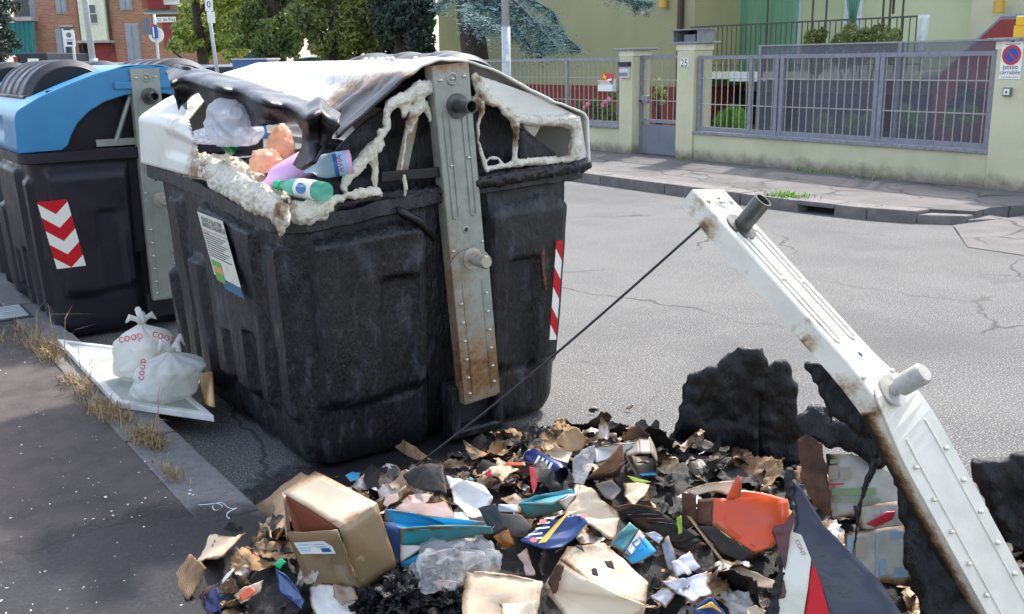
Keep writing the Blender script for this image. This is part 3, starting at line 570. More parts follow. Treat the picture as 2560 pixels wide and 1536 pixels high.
bush('rose_bush', 'rose bush with pink flowers behind the left railing', [(1455, 290, 22), (1490, 270, 24), (1520, 280, 24), (1500, 300, 24), (1535, 240, 18), (1450, 265, 14), (1540, 290, 20)], 0, 2600, .05, 'leaf_dark', 33, 12.2, shell=.2)
fl = thing('rose_flowers', 'pink roses blooming on the bush by the left railing', 'flowers', (12.0, onx(1490, 260, 12).y, .14)); fl['group'] = 'roses'
for px, py in ((1470, 262), (1462, 270), (1515, 256), (1508, 264), (1460, 292), (1522, 250)):
    p = onx(px, py, 11.95)-fl.location; MB().ico(p, .05, 2).build('flower', 'flower', fl, smooth=True)
bush('reed_clump', 'tuft of bright green grass behind the long railing', [(1810, 300, 16), (1830, 292, 18), (1850, 298, 16), (1795, 310, 10)], 0, 1500, .16, 'grass_green', 34, 12.6, 'grass', droop=-2.5, aspect=.1)
bush('garden_plant', 'yellow flowering weed patch behind the gate mesh', [(2260, 290, 22), (2300, 300, 20), (2380, 300, 20), (2420, 290, 22), (2180, 300, 22), (2130, 310, 22), (2060, 310, 20)], 0, 3000, .10, 'grass_green', 35, 13.2, 'plants', droop=-1.5, aspect=.2)
bush('dark_shrub', 'dark shrub in front of the red stair wall', [(2410, 240, 24), (2440, 260, 24), (2390, 265, 20), (2450, 235, 14)], 0, 2500, .05, 'leaf_spruce', 36, 13.6, shell=.2)
bush('wispy_shrub', 'thin reddish sprig climbing by the pedestrian gate', [(1642, 200, 9), (1648, 225, 12), (1660, 235, 10), (1638, 240, 8), (1655, 255, 9)], 0, 420, .045, 'leaf_light', 37, 11.4, shell=.1)
# ------------------------------------------------------------------ far street end: brick apartment house, railing, signs, lamp
DB = 60.; h_ = Vector((math.sin(YAW), math.cos(YAW), 0)); rr_ = Vector((math.cos(YAW), -math.sin(YAW), 0)); 
bb = thing('brick_apartment_house', 'red brick apartment house with white stair tower and grey shutters', 'house', (h_*DB)[:], -YAW)
def lx(px, dd=DB): return ondepth(px, 100, dd).dot(rr_)
def lz(py, px=250, dd=DB): return ondepth(px, py, dd).z
def bb_box(name, m, pa, pb, py0, py1, dep=.2, out=0., par=None, bev=0):
    x0, x1 = lx(pa), lx(pb); z0, z1 = lz(py1, (pa+pb)/2), lz(py0, (pa+pb)/2); return MB().bx(x0, x1, -out, -out+dep, z0, z1).build(name, m, par or bb, bev=bev)
bb_box('wall', 'brick_red', 98, 640, -200, 260, 8, 0)
bb_box('wall', 'brick_red', 10, 98, -200, 260, 8, -1.6)
bb_box('stair_tower', 'cream', 213, 277, -200, 104, 3, .5); bb_box('tower_ledge', 'concrete', 196, 286, 102, 108, 1.3, .7)
bb_box('tower_base', 'plinth', 235, 286, 110, 200, 1, .12); bb_box('doorway', 'dark_opening', 196, 233, 112, 200, .6, .05)
for a, b in ((204, 212), (277, 285)): bb_box('drain_pipe', 'iron_brown', a+2, b-2, -200, 130, .15, .25)
def win(pa, pb, py0, py1, split=True, sill=True):
    w = bb_box('window', 'concrete', pa-2, pb+2, py0-3, py1+(3 if sill else 1), .15, .08); bb_box('shutter', 'shutter', pa, (pa+pb)/2-.6, py0, py1, .1, .14, w); bb_box('shutter', 'shutter', (pa+pb)/2+.6, pb, py0, py1, .1, .14, w)
win(153, 177, -40, 32); win(312, 338, -60, 23); win(318, 349, 62, 150)
w = bb_box('window', 'window_dark', 155, 182, 70, 152, .1, .05); bb_box('shutter', 'shutter', 146, 160, 72, 152, .1, .3, w); bb_box('lintel', 'concrete', 154, 188, 63, 68, .1, .1); bb_box('white_shutter_edge', 'white_paint', 163, 167, 72, 132, .1, .34, w)
w = bb_box('window', 'white_paint', 229, 259, 12, 61, .1, .56); bb_box('pane', 'window_dark', 232, 256, 14, 34, .1, .6, w); bb_box('pane', 'window_dark', 234, 258, 37, 58, .1, .6, w)
bb_box('balcony_slab', 'concrete', 28, 102, 44, 54, 1.8, .9); bb_box('balcony_back', 'window_dark', 30, 98, -60, 44, .1, -1.2); bb_box('balcony_door', 'shutter', 66, 90, -20, 42, .1, -.9)
bb_box('balcony_handrail', 'truck_dark', 28, 100, 4, 6, .06, .85)
for k in range(20): bb_box('baluster', 'truck_dark', 29+k*3.6, 29.8+k*3.6, 5, 44, .04, .84)
MB().grid(lambda u, v: Vector((lx(34)+(lx(105)-lx(34))*u, -.75-.25*v+.05*math.sin(u*40), lz(54)+(lz(136)-lz(54))*v)), 60, 4).build('awning', 'awning', bb, smooth=True, fix=False)
bb_box('balcony_slab', 'concrete', 385, 470, 30, 38, 1.6, 1.2); bb_box('balcony_handrail', 'truck_red', 380, 470, 1, 3, .06, 1.2); bb_box('balcony_wall', 'plinth', 380, 432, -40, 24, .1, .1)
bb_box('balcony_panel', 'white_paint', 432, 470, -20, 14, .1, 1.0); bb_box('window', 'truck_red', 412, 434, 55, 120, .1, .1); bb_box('awning_strip', 'awning', 386, 470, 28, 31, .1, 1.3)
for k in range(24): bb_box('baluster', 'truck_red', 381+k*2.2, 381.7+k*2.2, 2, 24, .04, 1.15)
bb_box('side_wall', 'white_paint', 585, 625, 125, 200, .2, .4)
# white street railing in front of it
DR = 45.
wr = thing('street_railing', 'long white street railing in front of the brick house', 'railing', (h_*DR)[:], -YAW)
x0, x1 = lx(0, DR)-2, lx(420, DR); zt_ = lz(158, 200, DR)
MB().bx(x0, x1, -.03, .03, zt_-.06, zt_).build('top_rail', 'white_paint', wr); MB().bx(x0, x1, -.02, .02, .35, .4).build('bottom_rail', 'white_paint', wr)
n = int((x1-x0)/.63)
for i in range(n+1): MB().bx(x0+i*.63-.025, x0+i*.63+.025, -.02, .02, 0, zt_).build('post', 'white_paint', wr)
me = MB().bx(-.006, .006, -.006, .006, .38, zt_-.05).mesh('bar')
for i in range(int((x1-x0)/.105)): o = link('bar', me, 'fence_grey', wr); o.location.x = x0+.05+i*.105
def pole(name, label, px, d, r, z1, m='lamp_metal', lean=0, cat='pole'):
    b = G0(px, d); t = thing(name, label, cat, b[:], -YAW); MB().tube([(0, 0, 0), (lean, 0, z1)], r, 12).build('pole', m, t, smooth=True); return t, b
lp, b = pole('street_lamp', 'tall grey lamp post in front of the white stair tower', 234, 40, .12, 10, lean=-.2, cat='street lamp')
MB().tube([(0, 0, 0), (0, 0, 1.9)], .15, 12).build('sleeve', 'lamp_metal', lp, smooth=True)
MB().tube([(-.2, 0, 9.95), (-.3, -.3, 10.3), (-.8, -1, 10.5)], .04, 8).build('arm', 'lamp_metal', lp); MB().box((-.95, -1.2, 10.5), (.3, .6, .12)).build('lamp_head', 'lamp_metal', lp, bev=.03)
lp2, b = pole('street_lamp', 'thick pale grey lamp post rising behind the burnt container', 1266, 16.3, .073, 2.1, cat='street lamp')
MB().tube([(0, 0, 2.08), (-.03, 0, 8)], .064, 14).build('upper_pole', 'lamp_metal', lp2, smooth=True); MB().box((.02, -.068, 1.62), (.06, .02, .1)).build('sticker', 'sign_white', lp2)
MB().tube([(-.03, 0, 7.95), (-.6, -.6, 8.5), (-1.4, -1.4, 8.6)], .04, 8).build('arm', 'lamp_metal', lp2); MB().box((-1.6, -1.6, 8.6), (.5, .5, .12)).build('lamp_head', 'lamp_metal', lp2, bev=.03)
s1, b = pole('parking_sign', 'white street cleaning no parking sign on a thin post', 187, 40, .05, lz(75, 180, 40), cat='sign')
sx, z0, z1 = lx(181, 40)-lx(187, 40), lz(117, 181, 40), lz(76, 181, 40); ws = 26*40/FPX
MB().bx(sx-ws/2, sx+ws/2, -.06, -.04, z0, z1).build('plate', 'sign_white', s1); FY = Matrix.Rotation(math.pi/2, 4, 'X')
MB().lathe([(.001, 0), (.1, 0), (.1, .006), (.001, .006)], Matrix.Translation((sx, -.067, z1-.18)) @ Matrix.Rotation(-math.pi/2, 4, 'X'), 20).build('disc', 'sign_back', s1)
for k in range(3): MB().bx(sx-ws*.3, sx+ws*.3, -.064, -.061, z1-.36-.045*k, z1-.34-.045*k).build('print_line', 'sign_back', s1)
MB().bx(sx-ws*.25, sx+ws*.25, -.064, -.061, z0+.07, z0+.16).build('tow_pictogram', 'ink', s1)
s2, b = pole('plate_sign', 'grey signpost with two stacked white plates in the leafy tree', 548, 27., .045, lz(0, 535, 27)+.3, lean=-.2, cat='sign')
sx = lx(538, 27)-lx(548, 27); ws = 18*27/FPX
MB().bx(sx-ws/2-.03, sx+ws/2-.03, -.06, -.04, lz(28, 535, 27), lz(-24, 535, 27)).build('plate', 'sign_white', s2); MB().bx(sx-ws/2, sx+ws/2, -.06, -.04, lz(58, 540, 27), lz(30, 540, 27)).build('plate', 'sign_white', s2)
text('0', .22, Matrix.Translation((sx-.03, -.062, lz(19, 535, 27))) @ FY, 'digit', 'ink', s2)
s3, b = pole('street_name_sign', 'white street name sign on a grey post among other signs', 396, 40, .05, lz(42, 420, 40)+.1, cat='sign')
sx0, sx1 = lx(400, 40)-lx(396, 40), lx(450, 40)-lx(396, 40); z0, z1 = lz(56, 425, 40), lz(43, 425, 40)
MB().bx(sx0, sx1, -.06, -.04, z0, z1).build('plate', 'sign_white', s3, bev=.006); text('U. da Pisa', .17, Matrix.Translation(((sx0+sx1)/2+.03, -.064, z0+.05)) @ FY, 'lettering', 'ink', s3)
MB().bx(lx(362, 40)-lx(396, 40), lx(386, 40)-lx(396, 40), -.05, -.03, lz(87, 372, 40), lz(46, 372, 40)).build('sign_back', 'sign_back', s3)
MB().bx(lx(388, 40)-lx(396, 40), lx(402, 40)-lx(396, 40), -.09, -.07, lz(96, 395, 40), lz(62, 395, 40)).build('blue_plate', 'sign_blue', s3); MB().bx(lx(391, 40)-lx(396, 40), lx(394.5, 40)-lx(396, 40), -.098, -.091, lz(94, 395, 40), lz(68, 395, 40)).build('dead_end_stem', 'sign_white', s3); MB().bx(lx(388, 40)-lx(396, 40), lx(396, 40)-lx(396, 40), -.105, -.099, lz(68, 393, 40), lz(61, 393, 40)).build('dead_end_bar', 'sign_red', s3)
MB().lathe([(.001, 0), (.29, 0), (.29, .02), (.001, .02)], Matrix.Translation((lx(397, 40)-lx(396, 40), -.02, lz(88, 397, 40))) @ Matrix.Rotation(-math.pi/2, 4, 'X'), 28).build('round_sign', 'sign_white', s3)
# truck body end, parked car, blue bin far off
tk = thing('parked_truck', 'dark truck with red tail lights behind the white railing', 'truck', (h_*50)[:], -YAW); x0, x1 = lx(34, 50), lx(113, 50)
MB().bx(x0, x1, 0, 5, .5, lz(133, 70, 50)).build('body', 'truck_dark', tk, bev=.04)
for k in range(3): MB().bx(x0-.02, x1+.02, -.05, -.01, lz(138+8*k, 70, 50)-.04, lz(138+8*k, 70, 50)+.04).build('slat', 'ink', tk)
MB().bx(x0-.1, x0+.12, -.08, -.02, lz(156, 40, 50), lz(142, 40, 50)).build('tail_light', 'truck_red', tk); MB().bx(lx(65, 50), lx(92, 50), -.1, -.03, lz(156, 80, 50), lz(147, 80, 50)).build('number_board', 'sign_white', tk)
for xx in (x0+.4, x1-.4): MB().lathe([(.001, -.15), (.45, -.15), (.45, .15), (.001, .15)], Matrix.Translation((xx, 1, .45)) @ Matrix.Rotation(math.pi/2, 4, 'Y'), 16).build('wheel', 'tyre', tk, smooth=40)
def car(label, px, d, pyt, m, w=4.0):
    b = G0(px, d); t = thing('parked_car', label, 'car', b[:], -YAW); zt2 = lz(pyt, px, d); k = w/4
    pr = [(-2, .3), (-2, .75), (-1.5, .85), (-.9, zt2-.06), (-.3, zt2), (.5, zt2), (1.2, .95), (1.9, .8), (2, .3)]
    MB().prism([(x*k, 0, z) for x, z in pr], (0, 1.65, 0)).build('body', m, t, smooth=50, bev=.08)
    MB().prism([(-.85*k, -.01, zt2-.12), (-.3*k, -.01, zt2-.06), (.45*k, -.01, zt2-.06), (1.05*k, -.01, .97), (-1.3*k, -.01, .92)], (0, 1.67, 0)).build('windows', 'glass', t)
    for x in (-1.25*k, 1.25*k): MB().lathe([(.001, -.1), (.3, -.1), (.3, .1), (.001, .1)], Matrix.Translation((x, .08, .3)) @ Matrix.Rotation(math.pi/2, 4, 'X'), 18).build('wheel', 'tyre', t, smooth=40)
car('silver car behind the signpost with white plates', 550, 30, 163, 'car_paint', 4)
car('white van behind the cypresses', 640, 46, 128, 'white_paint', 4.2)
car('pale parked car behind the garden railing', 800, 44, 140, 'white_paint', 5)
bx_ = thing('blue_skip', 'dark blue skip seen over the burnt container lid', 'skip', G0(632, 29)[:], -YAW-.15); MB().bx(-.62, .4, 0, 1, .3, lz(150, 632, 29)).build('body', 'car_blue', bx_, bev=.02); MB().bx(-.64, .42, -.03, 1.03, lz(150, 632, 29), lz(146, 632, 29)).build('rim', 'lamp_metal', bx_)
# ------------------------------------------------------------------ street containers
mat('bin_body', S('#1b1922'), .45, spec=.35, rvar=(5, .36, .6), var=(5, S('#1f1d24'), .4, .65), var2=(120, S('#34313a'), .62, .8), bump=(500, .12, .002))
mat('bin_burnt', S('#151518'), .34, spec=.5, rvar=(7, .2, .6), var=(7, S('#0a0a0c'), .4, .65), var2=(18, S('#474a54'), .54, .8, 9), bump=(40, .9, .014), bump2=(260, .35, .003), stretch=(1, 1, .35))
mat('char', S('#070709'), .32, spec=.4, rvar=(12, .18, .6), var=(14, S('#101015'), .45, .7), bump=(50, .7, .01), bump2=(240, .5, .003), stretch=(1, 1, .45))
mat('lid_blue', S('#2b7aa4'), .38, var=(4, S('#27719a'), .4, .65), var2=(60, S('#4d93ba'), .66, .8))
mat('lid_white', S('#d2cfc4'), .42, burn=True, var=(6, S('#c2beb0'), .5, .75), bump=(45, .12, .004))
mat('melt_white', S('#d6d0bd'), .38, burn=True, var=(18, S('#c0b79e'), .5, .75), bump=(110, .9, .008), bump2=(40, .5, .01))
mat('flap_black', S('#17161a'), .42, spec=.3, rvar=(6, .3, .55), var=(7, S('#17171a'), .4, .65), bump=(160, .25, .003))
mat('steel', S('#8d9188'), .48, metal=.25, var=(9, S('#7c7f77'), .4, .7), bump=(30, .05, .003))
mat('steel_burnt', S('#96978d'), .46, metal=.25, burn=True, var=(14, S('#7f8077'), .4, .7), bump=(40, .12, .003))
mat('steel_white', S('#d6d1c2'), .45, metal=.1, burn=True, var=(12, S('#c6c1b2'), .4, .7), bump=(30, .08, .003))
mat('rivet', S('#c2bfae'), .3, metal=.7); mat('pin_dark', S('#5c5d5a'), .4, metal=.6, var=(30, S('#474745'), .4, .7)); mat('pin_worn', S('#b4ada2'), .4, metal=.5, var=(40, S('#8a6846'), .5, .75))
mat('chev_red', S('#b8101c'), .5, spec=.3); mat('chev_white', S('#dcdacf'), .45)
mat('label_white', S('#c9c5b6'), .6, var=(30, S('#aaa594'), .5, .8)); mat('label_green', S('#5d9a4a'), .6); mat('label_orange', S('#c98a4a'), .6); mat('label_blue', S('#2d5a78'), .6); mat('ink_grey', S('#55524c'), .7)
BA, BBY, RIM = .725, .86, 1.13
def rrect(a, b, r, n):
    """rounded rectangle ring, counter-clockwise, with outward normals; returns (pos, normal)"""
    segs = [((a-r, -b+r), -90, 0), ((a-r, b-r), 0, 90), ((-a+r, b-r), 90, 180), ((-a+r, -b+r), 180, 270)]; out = []
    for k, ((cx, cy), a0, a1) in enumerate(segs):
        m = 8
        for i in range(m+1): t = math.radians(a0+(a1-a0)*i/m); out.append((Vector((cx+r*math.cos(t), cy+r*math.sin(t))), Vector((math.cos(t), math.sin(t)))))
        p0 = out[-1][0]; nx, c2 = segs[(k+1) % 4][0], math.radians(a1); nn = out[-1][1]; p1 = Vector((nx[0]+r*math.cos(c2), nx[1]+r*math.sin(c2)))
        for i in range(1, n): out.append((p0.lerp(p1, i/n), nn))
    return out
def band(x, a, b, e=.02): return sstep(a-e, a+e, x)*(1-sstep(b-e, b+e, x))
def relief(p, nrm, z, uc):
    d = 0.
    if abs(nrm.y) > .95:                                      # end faces: two bulged panels either side of the arm groove
        u = p.x
        d -= .055*band(u, uc-.125, uc+.125, .02)*(1-sstep(1.0, 1.06, z)*0)
        for s in (-1, 1):
            lo, hi = (-.62, uc-.15) if s < 0 else (uc+.15, .62)
            zb_ = .25+.05*((u-(lo+hi)/2)/(hi-lo)*2)**4; d += .045*band(u, lo, hi, .025)*sstep(zb_, zb_+.06, z)*(1-sstep(.96, 1.05, z))
            pl, ph = (uc-.36, uc-.21) if s < 0 else (uc+.24, uc+.39)
            d -= .028*band(u, pl, ph, .012)*sstep(.24, .3, z)*(1-sstep(.76, .79, z))
    elif abs(nrm.x) > .95:                                    # pavement and street faces: stepped vertical ribs
        u = p.y
        for lo, hi, z0, z1, a in ((-.74, -.60, .2, .95, .03), (-.5, .12, .2, 1.0, .04), (.2, .36, .1, .72, .045), (.44, .58, .12, .98, .03), (.66, .78, .1, .6, .045)):
            d += a*band(u, lo, hi, .016)*sstep(z0, z0+.05, z)*(1-sstep(z1, z1+.04, z))
        d -= .035*band(u, -.4, -.28, .014)*(1-sstep(.5, .53, z)); d -= .03*band(u, -.12, -.02, .014)*(1-sstep(.45, .48, z))
    return d
def body_mesh(name, uc=.0, warp=None, nside=64, nz_=66):
    rings = []; zs_ = [0.03+(1.075-.03)*i/nz_ for i in range(nz_+1)]
    for z in zs_:
        t = z/1.1; a = .618+.055*t; b = .758+.055*t
        if z < .12: k = .035*(1-z/.12)**2; a -= k; b -= k
        ring = []
        for p, nr in rrect(a, b, .11, nside//2):
            d_ = relief(p, nr, z, uc); q = Vector((p.x+nr.x*d_, p.y+nr.y*d_, z)); ring.append(warp(q, nr) if warp else q)
        rings.append(ring)
    for (a, b, z) in ((.715, .85, 1.068), (BA, BBY, 1.075), (BA, BBY, RIM), (BA-.02, BBY-.02, RIM+.005), (BA-.06, BBY-.06, RIM), (BA-.075, BBY-.075, .5)):
        rings.append([(warp(Vector((p.x, p.y, z)), nr) if warp else Vector((p.x, p.y, z))) for p, nr in rrect(a, b, .1, nside//2)])
    n = len(rings[0]); mb = MB(); vs = [q for r_ in rings for q in r_]; fs = [(i*n+k, i*n+(k+1) % n, (i+1)*n+(k+1) % n, (i+1)*n+k) for i in range(len(rings)-1) for k in range(n)]
    fs.append(tuple(range(n-1, -1, -1))); fs.append(tuple(range(len(vs)-n, len(vs)))); mb.add(vs, fs); return mb
PROF = [(-.725, 1.135), (-.722, 1.20), (-.715, 1.345), (-.70, 1.365), (-.58, 1.435), (-.42, 1.50), (-.27, 1.555), (-.16, 1.582), (-.10, 1.60), (.0, 1.603)]
PROF = PROF + [(-x, z) for x, z in reversed(PROF[:-1])]
_pl = [0.]
for (a, b) in zip(PROF[:-1], PROF[1:]): _pl.append(_pl[-1]+math.hypot(b[0]-a[0], b[1]-a[1]))
def prof(t):
    s_ = t*_pl[-1]
    for i in range(len(PROF)-1):
        if s_ <= _pl[i+1]+1e-9: k = (s_-_pl[i])/(_pl[i+1]-_pl[i]); return PROF[i][0]*(1-k)+PROF[i+1][0]*k, PROF[i][1]*(1-k)+PROF[i+1][1]*k
    return PROF[-1]
def lid_surface(nu, nv, warp=None, keep=None, hole=True):
    def fn(u, v):
        x, z = prof(u); y_ = -BBY+.012+(2*BBY-.024)*v; ay = abs(y_)
        if abs(x) < .68:                                       # recessed panels between the ridge and the edges
            k = band(abs(x), .20, .56, .03); z -= .028*k*(band(ay, .64, .76, .03) + band(ay, .0, .56, .03)*1.0)
        if abs(x) > .70 and 1.18 < z < 1.34: x -= math.copysign(.018*band(z, 1.21, 1.31, .015)*band(y_, -.42, .42, .03), x)
        q = Vector((x, y_, z)); return warp(q) if warp else q
    return MB().grid(fn, nu, nv, keep)
FASC = [(-.725, 1.135), (-.715, 1.355), (-.58, 1.437), (-.42, 1.502), (-.27, 1.557), (-.16, 1.584), (0, 1.603), (.16, 1.584), (.27, 1.557), (.42, 1.502), (.58, 1.437), (.715, 1.355), (.725, 1.135),
        (.50, 1.14), (.465, 1.165), (.44, 1.22), (.40, 1.285), (.33, 1.35), (.24, 1.40), (.12, 1.435), (0, 1.445), (-.12, 1.435), (-.24, 1.40), (-.33, 1.35), (-.40, 1.285), (-.44, 1.22), (-.465, 1.165), (-.50, 1.14)]
RV = MB().ico((0, 0, 0), (.009, .009, .006), 2).mesh('rivet')
def arm_parts(par, m, burn=None, bend=None, rivm='rivet', pin_m='pin_dark', pin2='pin_worn'):
    """lifting arm: folded steel channel with ribs, plate, two pins, rivets. local: x across, z up (0..1.38), faces -y"""
    W2 = .083; H_ = 1.385; T = .06; NS_ = 40
    f = bend or (lambda p: p)
    def bld(mb, name, m_, smooth=False, p=None, bn=None): mb.v = [f(q) for q in mb.v]; return mb.build(name, m_, p or par, smooth, burn=bn)
    n = 90; sec = [(-W2, T), (-W2, .004), (-W2+.004, 0), (W2-.004, 0), (W2, .004), (W2, T), (W2-.004, T), (W2-.004, .006), (-W2+.004, .006), (-W2+.004, T)]
    vs = []; fs = []; k = len(sec)
    for i in range(n+1):
        z = H_*i/n; vs += [(x, y_, z) for x, y_ in sec]
    for i in range(n):
        for j in range(k): fs.append((i*k+j, i*k+(j+1) % k, (i+1)*k+(j+1) % k, (i+1)*k+j))
    fs += [tuple(range(k)), tuple(range(n*k, n*k+k))]
    bld(MB().add(vs, fs), 'channel', m, bn=burn)
    for s in (-1, 1):                                          # pressed ribs, upper half
        z0, z1 = .80, 1.20; pts = []
        for q in range(9): a = math.pi*q/8; pts.append((s*.042+.013*math.cos(a), -.002, z1+.013*math.sin(a)))
        for q in range(9): a = math.pi+math.pi*q/8; pts.append((s*.042+.013*math.cos(a), -.002, z0+.013*math.sin(a)))
        pts.append(pts[0]); mb = MB()
        for a, b in zip(pts[:-1], pts[1:]):
            seg = [Vector(a).lerp(Vector(b), t/6) for t in range(7)] if (Vector(a)-Vector(b)).length > .1 else [a, b]; mb.tube(seg, .003, 6)
        bld(mb, 'rib', m, 40, bn=burn)
    rows = [.01+.59*i/24 for i in range(25)]+[.60+.055*math.sin(math.pi/2*i/8) for i in range(1, 9)]; wid = [W2+.006]*25+[(W2+.006)*math.cos(math.pi/2*i/8)+.004 for i in range(1, 9)]; vs = []; fs = []
    for z, w_ in zip(rows, wid): vs += [(-w_, -.005, z), (w_, -.005, z), (w_, -.010, z), (-w_, -.010, z)]
    for i in range(len(rows)-1):
        for j in range(4): fs.append((i*4+j, i*4+(j+1) % 4, i*4+4+(j+1) % 4, i*4+4+j))
    fs += [(0, 1, 2, 3), tuple(len(vs)-4+j for j in range(4))]; bld(MB().add(vs, fs), 'cover_plate', m, bn=burn)
    for s in (-1, 1): bld(MB().tube([(s*.047, -.0105, .04+.48*q/10) for q in range(11)], .003, 6), 'rib', m, 40, bn=burn)
    def at(x, z, out=0.): return f(Vector((x, -out, z)))
    def ax(x, z): return (f(Vector((x, -1e-3, z)))-f(Vector((x, 0, z)))).normalized()
    def pinat(x, z, r, L_, name, m_, hollow):
        c = at(x, z); d_ = ax(x, z); M = c.to_4d() and Matrix.Translation(c) @ d_.to_track_quat('Z', 'Y').to_matrix().to_4x4()
        pr = [(r*1.9, 0), (r*1.9, .006), (r, .007), (r, L_)] + ([(r*.82, L_), (r*.82, L_-.09), (.001, L_-.09)] if hollow else [(r*.8, L_+.004), (.001, L_+.004)])
        MB().lathe(pr, M, 24).build(name, m_, par, 40)
    pinat(.012, 1.225, .026, .105, 'upper_pin', pin_m, True)
    if pin2:
        c = at(.012, .615, .01); d_ = ax(.012, .615); M = Matrix.Translation(c) @ d_.to_track_quat('Z', 'Y').to_matrix().to_4x4()
        MB().lathe([(.045, 0), (.045, .005), (.018, .006), (.018, .022), (.028, .03), (.028, .1), (.022, .108), (.001, .108)], M, 24).build('lower_pin', pin2, par, 40)
    for z in (.06, .13, .21, .29, .37, .45): 
        for s in (-1, 1):
            o = link('rivet', RV, rivm, par); o.location = at(s*.062, z+.01*s, .012)
    for x, z in ((-.055, 1.33), (.055, 1.335), (0, 1.33), (-.042, 1.0), (.042, 1.02), (-.07, .66), (.07, .675)):
        o = link('rivet', RV, rivm, par); o.location = at(x, z, .002)
    c = at(0, .735, .0005); d_ = ax(0, .735); M = Matrix.Translation(c) @ d_.to_track_quat('Z', 'Y').to_matrix().to_4x4()
    MB().lathe([(.008, .002), (.008, .0008), (.001, .0008)], M, 14).build('bolt_hole', 'ink', par, 40); MB().lathe([(.008, .001), (.011, .004), (.017, .001)], M, 14).build('hole_rim', m, par, 40, burn=(lambda c_: 0) if burn else None)
    c = at(0, 1.33, .0005); M = Matrix.Translation(c) @ d_.to_track_quat('Z', 'Y').to_matrix().to_4x4(); MB().lathe([(.016, .003), (.021, .005), (.027, .001)], M, 18).build('boss_ring', m, par, 40, burn=(lambda c_: 0) if burn else None)
def chevron(par, x0, x1, z0, z1, y_, n=5, k=1):
    """red / white chevron stripes on a panel in the xz plane: each stripe its own part"""
    xm = (x0+x1)/2; H_ = z1-z0; st = H_/n; dv = (x1-x0)*.42
    def clip(z): return min(z1, max(z0, z))
    for i in range(-1, n+1):
        za, zb2 = z0+i*st, z0+(i+1)*st; pts = []
        for x, dz in ((x0, dv), (xm, 0), (x1, dv)): pts.append((x, clip(za+dz)))
        for x, dz in ((x1, dv), (xm, 0), (x0, dv)): pts.append((x, clip(zb2+dz)))
        if max(p[1] for p in pts)-min(p[1] for p in pts) < .01: continue
        MB().add([(x+(z1-z)*.16-.03, y_(x, z), z) for x, z in pts], [(0, 1, 4, 5), (1, 2, 3, 4)]).build('stripe', 'chev_red' if i % 2 == 0 else 'chev_white', par, fix=False)
def drum(par, sx, y0=-.52, y1=.52, m='flap_black', open_=.0, ribs=5):
    """rounded flap over the filling mouth on one slope of the lid (sx = -1 pavement side, +1 street side)"""
    cx, cz, r0 = sx*.33, 1.36, .268; mb = MB()
    def fn(u, v):
        a = math.radians(28+138*u); y_ = y0+(y1-y0)*v; rr = r0*(1+.035*sum(band(v, q-.018, q+.018, .012) for q in [(i+.5)/ribs for i in range(ribs)]))*(1-.12*max(0, abs(2*v-1)-.85)/.15)
        return Vector((cx-sx*rr*math.cos(a)*1.0, y_, cz+rr*math.sin(a)))
    fl_ = MB().grid(fn, 30, 70).build('flap', m, par, smooth=True, solid=.012, fix=False)
    for y_ in (y0, y1):
        P = [(cx-sx*r0*.9*math.cos(math.radians(a)), y_, cz+r0*.9*math.sin(math.radians(a))) for a in range(28, 167, 12)]; P += [(cx+sx*r0*.8, y_, 1.34), (cx-sx*r0*.7, y_, 1.42)]
        MB().prism(P, (0, .01 if y_ < 0 else -.01, 0)).build('flap_cheek', m, fl_)
    e = Vector((cx+sx*r0*.98, 0, cz+r0*.26)); MB().bx(e.x-.02, e.x+.02, y0-.01, y1+.01, e.z-.02, e.z+.012).build('flap_lip', m, fl_, bev=.01); return fl_
bm_shared = None
def container(label, cx, cy, lidm, chev=True, group=None, rz=0):
    t = thing('waste_container', label, 'waste container', (cx, cy, 0), rz, group)
    body_mesh('body').build('body', 'bin_body', t, smooth=35)
    MB().bx(-.50, .50, -.63, .63, .0, .06).build('skid', 'ink', t, bev=.02)
    ld = lid_surface(70, 60).build('lid', lidm, t, smooth=40, solid=.008, fix=False)
    for s in (-1, 1):
        y_ = s*(BBY-.008)
        MB().prism([(x, y_, z) for x, z in FASC], (0, -s*.03, 0)).build('lid_fascia', lidm, ld, bev=.006)
        MB().bx(-.52, .52, y_-s*.14-.004, y_-s*.14+.004, 1.12, 1.47).build('inner_panel', 'bin_body', t)
        MB().tube([(-.05, y_-s*.05, 1.50), (-.19, y_-s*.05, 1.165)], .014, 6).build('lid_strut', 'steel', t); MB().bx(-.3, .3, y_-s*.05-.006, y_-s*.05+.006, 1.145, 1.185).build('strut_bar', 'steel', t)
        for q in (-1, 1):
            MB().prism([(q*.11+a, y_+s*.004, 1.49+b) for a, b in ((-.07, -.02), (.07, -.02), (.07, .02), (-.07, .02))], (0, s*.012, 0)).build('hinge_boss', lidm, ld, bev=.01)
        q = bpy.data.objects.new('lifting_arm', None); COL.objects.link(q); q.parent = t; q.location = (0, s*(BBY+.012), .2); q.rotation_euler = (0, 0, 0 if s < 0 else math.pi)
        arm_parts(q, 'steel')
        MB().bx(-.11, .11, s*.80-.02, s*.80+.02, .08, .24).build('arm_socket', 'bin_body', t, bev=.01)
    drum(t, -1); drum(t, 1)
    if chev:
        c = bpy.data.objects.new('chevron_sticker', None); COL.objects.link(c); c.parent = t
        def face(x, z): tt = z/1.1; return -(.758+.055*tt) - .047
        chevron(c, -.635, -.475, .46, .86, face, 5)
    return t
t2 = container('blue lidded dark container standing next behind the burnt one', 1.70, 7.02, 'lid_blue', group='waste containers along the kerb')
def dup(src, label, y, dx=0., rz=0.):
    c = copy_tree(src); c['label'] = label; c.location = (src.location.x+dx, y, 0); c.rotation_euler.z = rz; return c
dup(t2, 'third container in the row, blue lidded, behind the blue one', 8.95, .0)
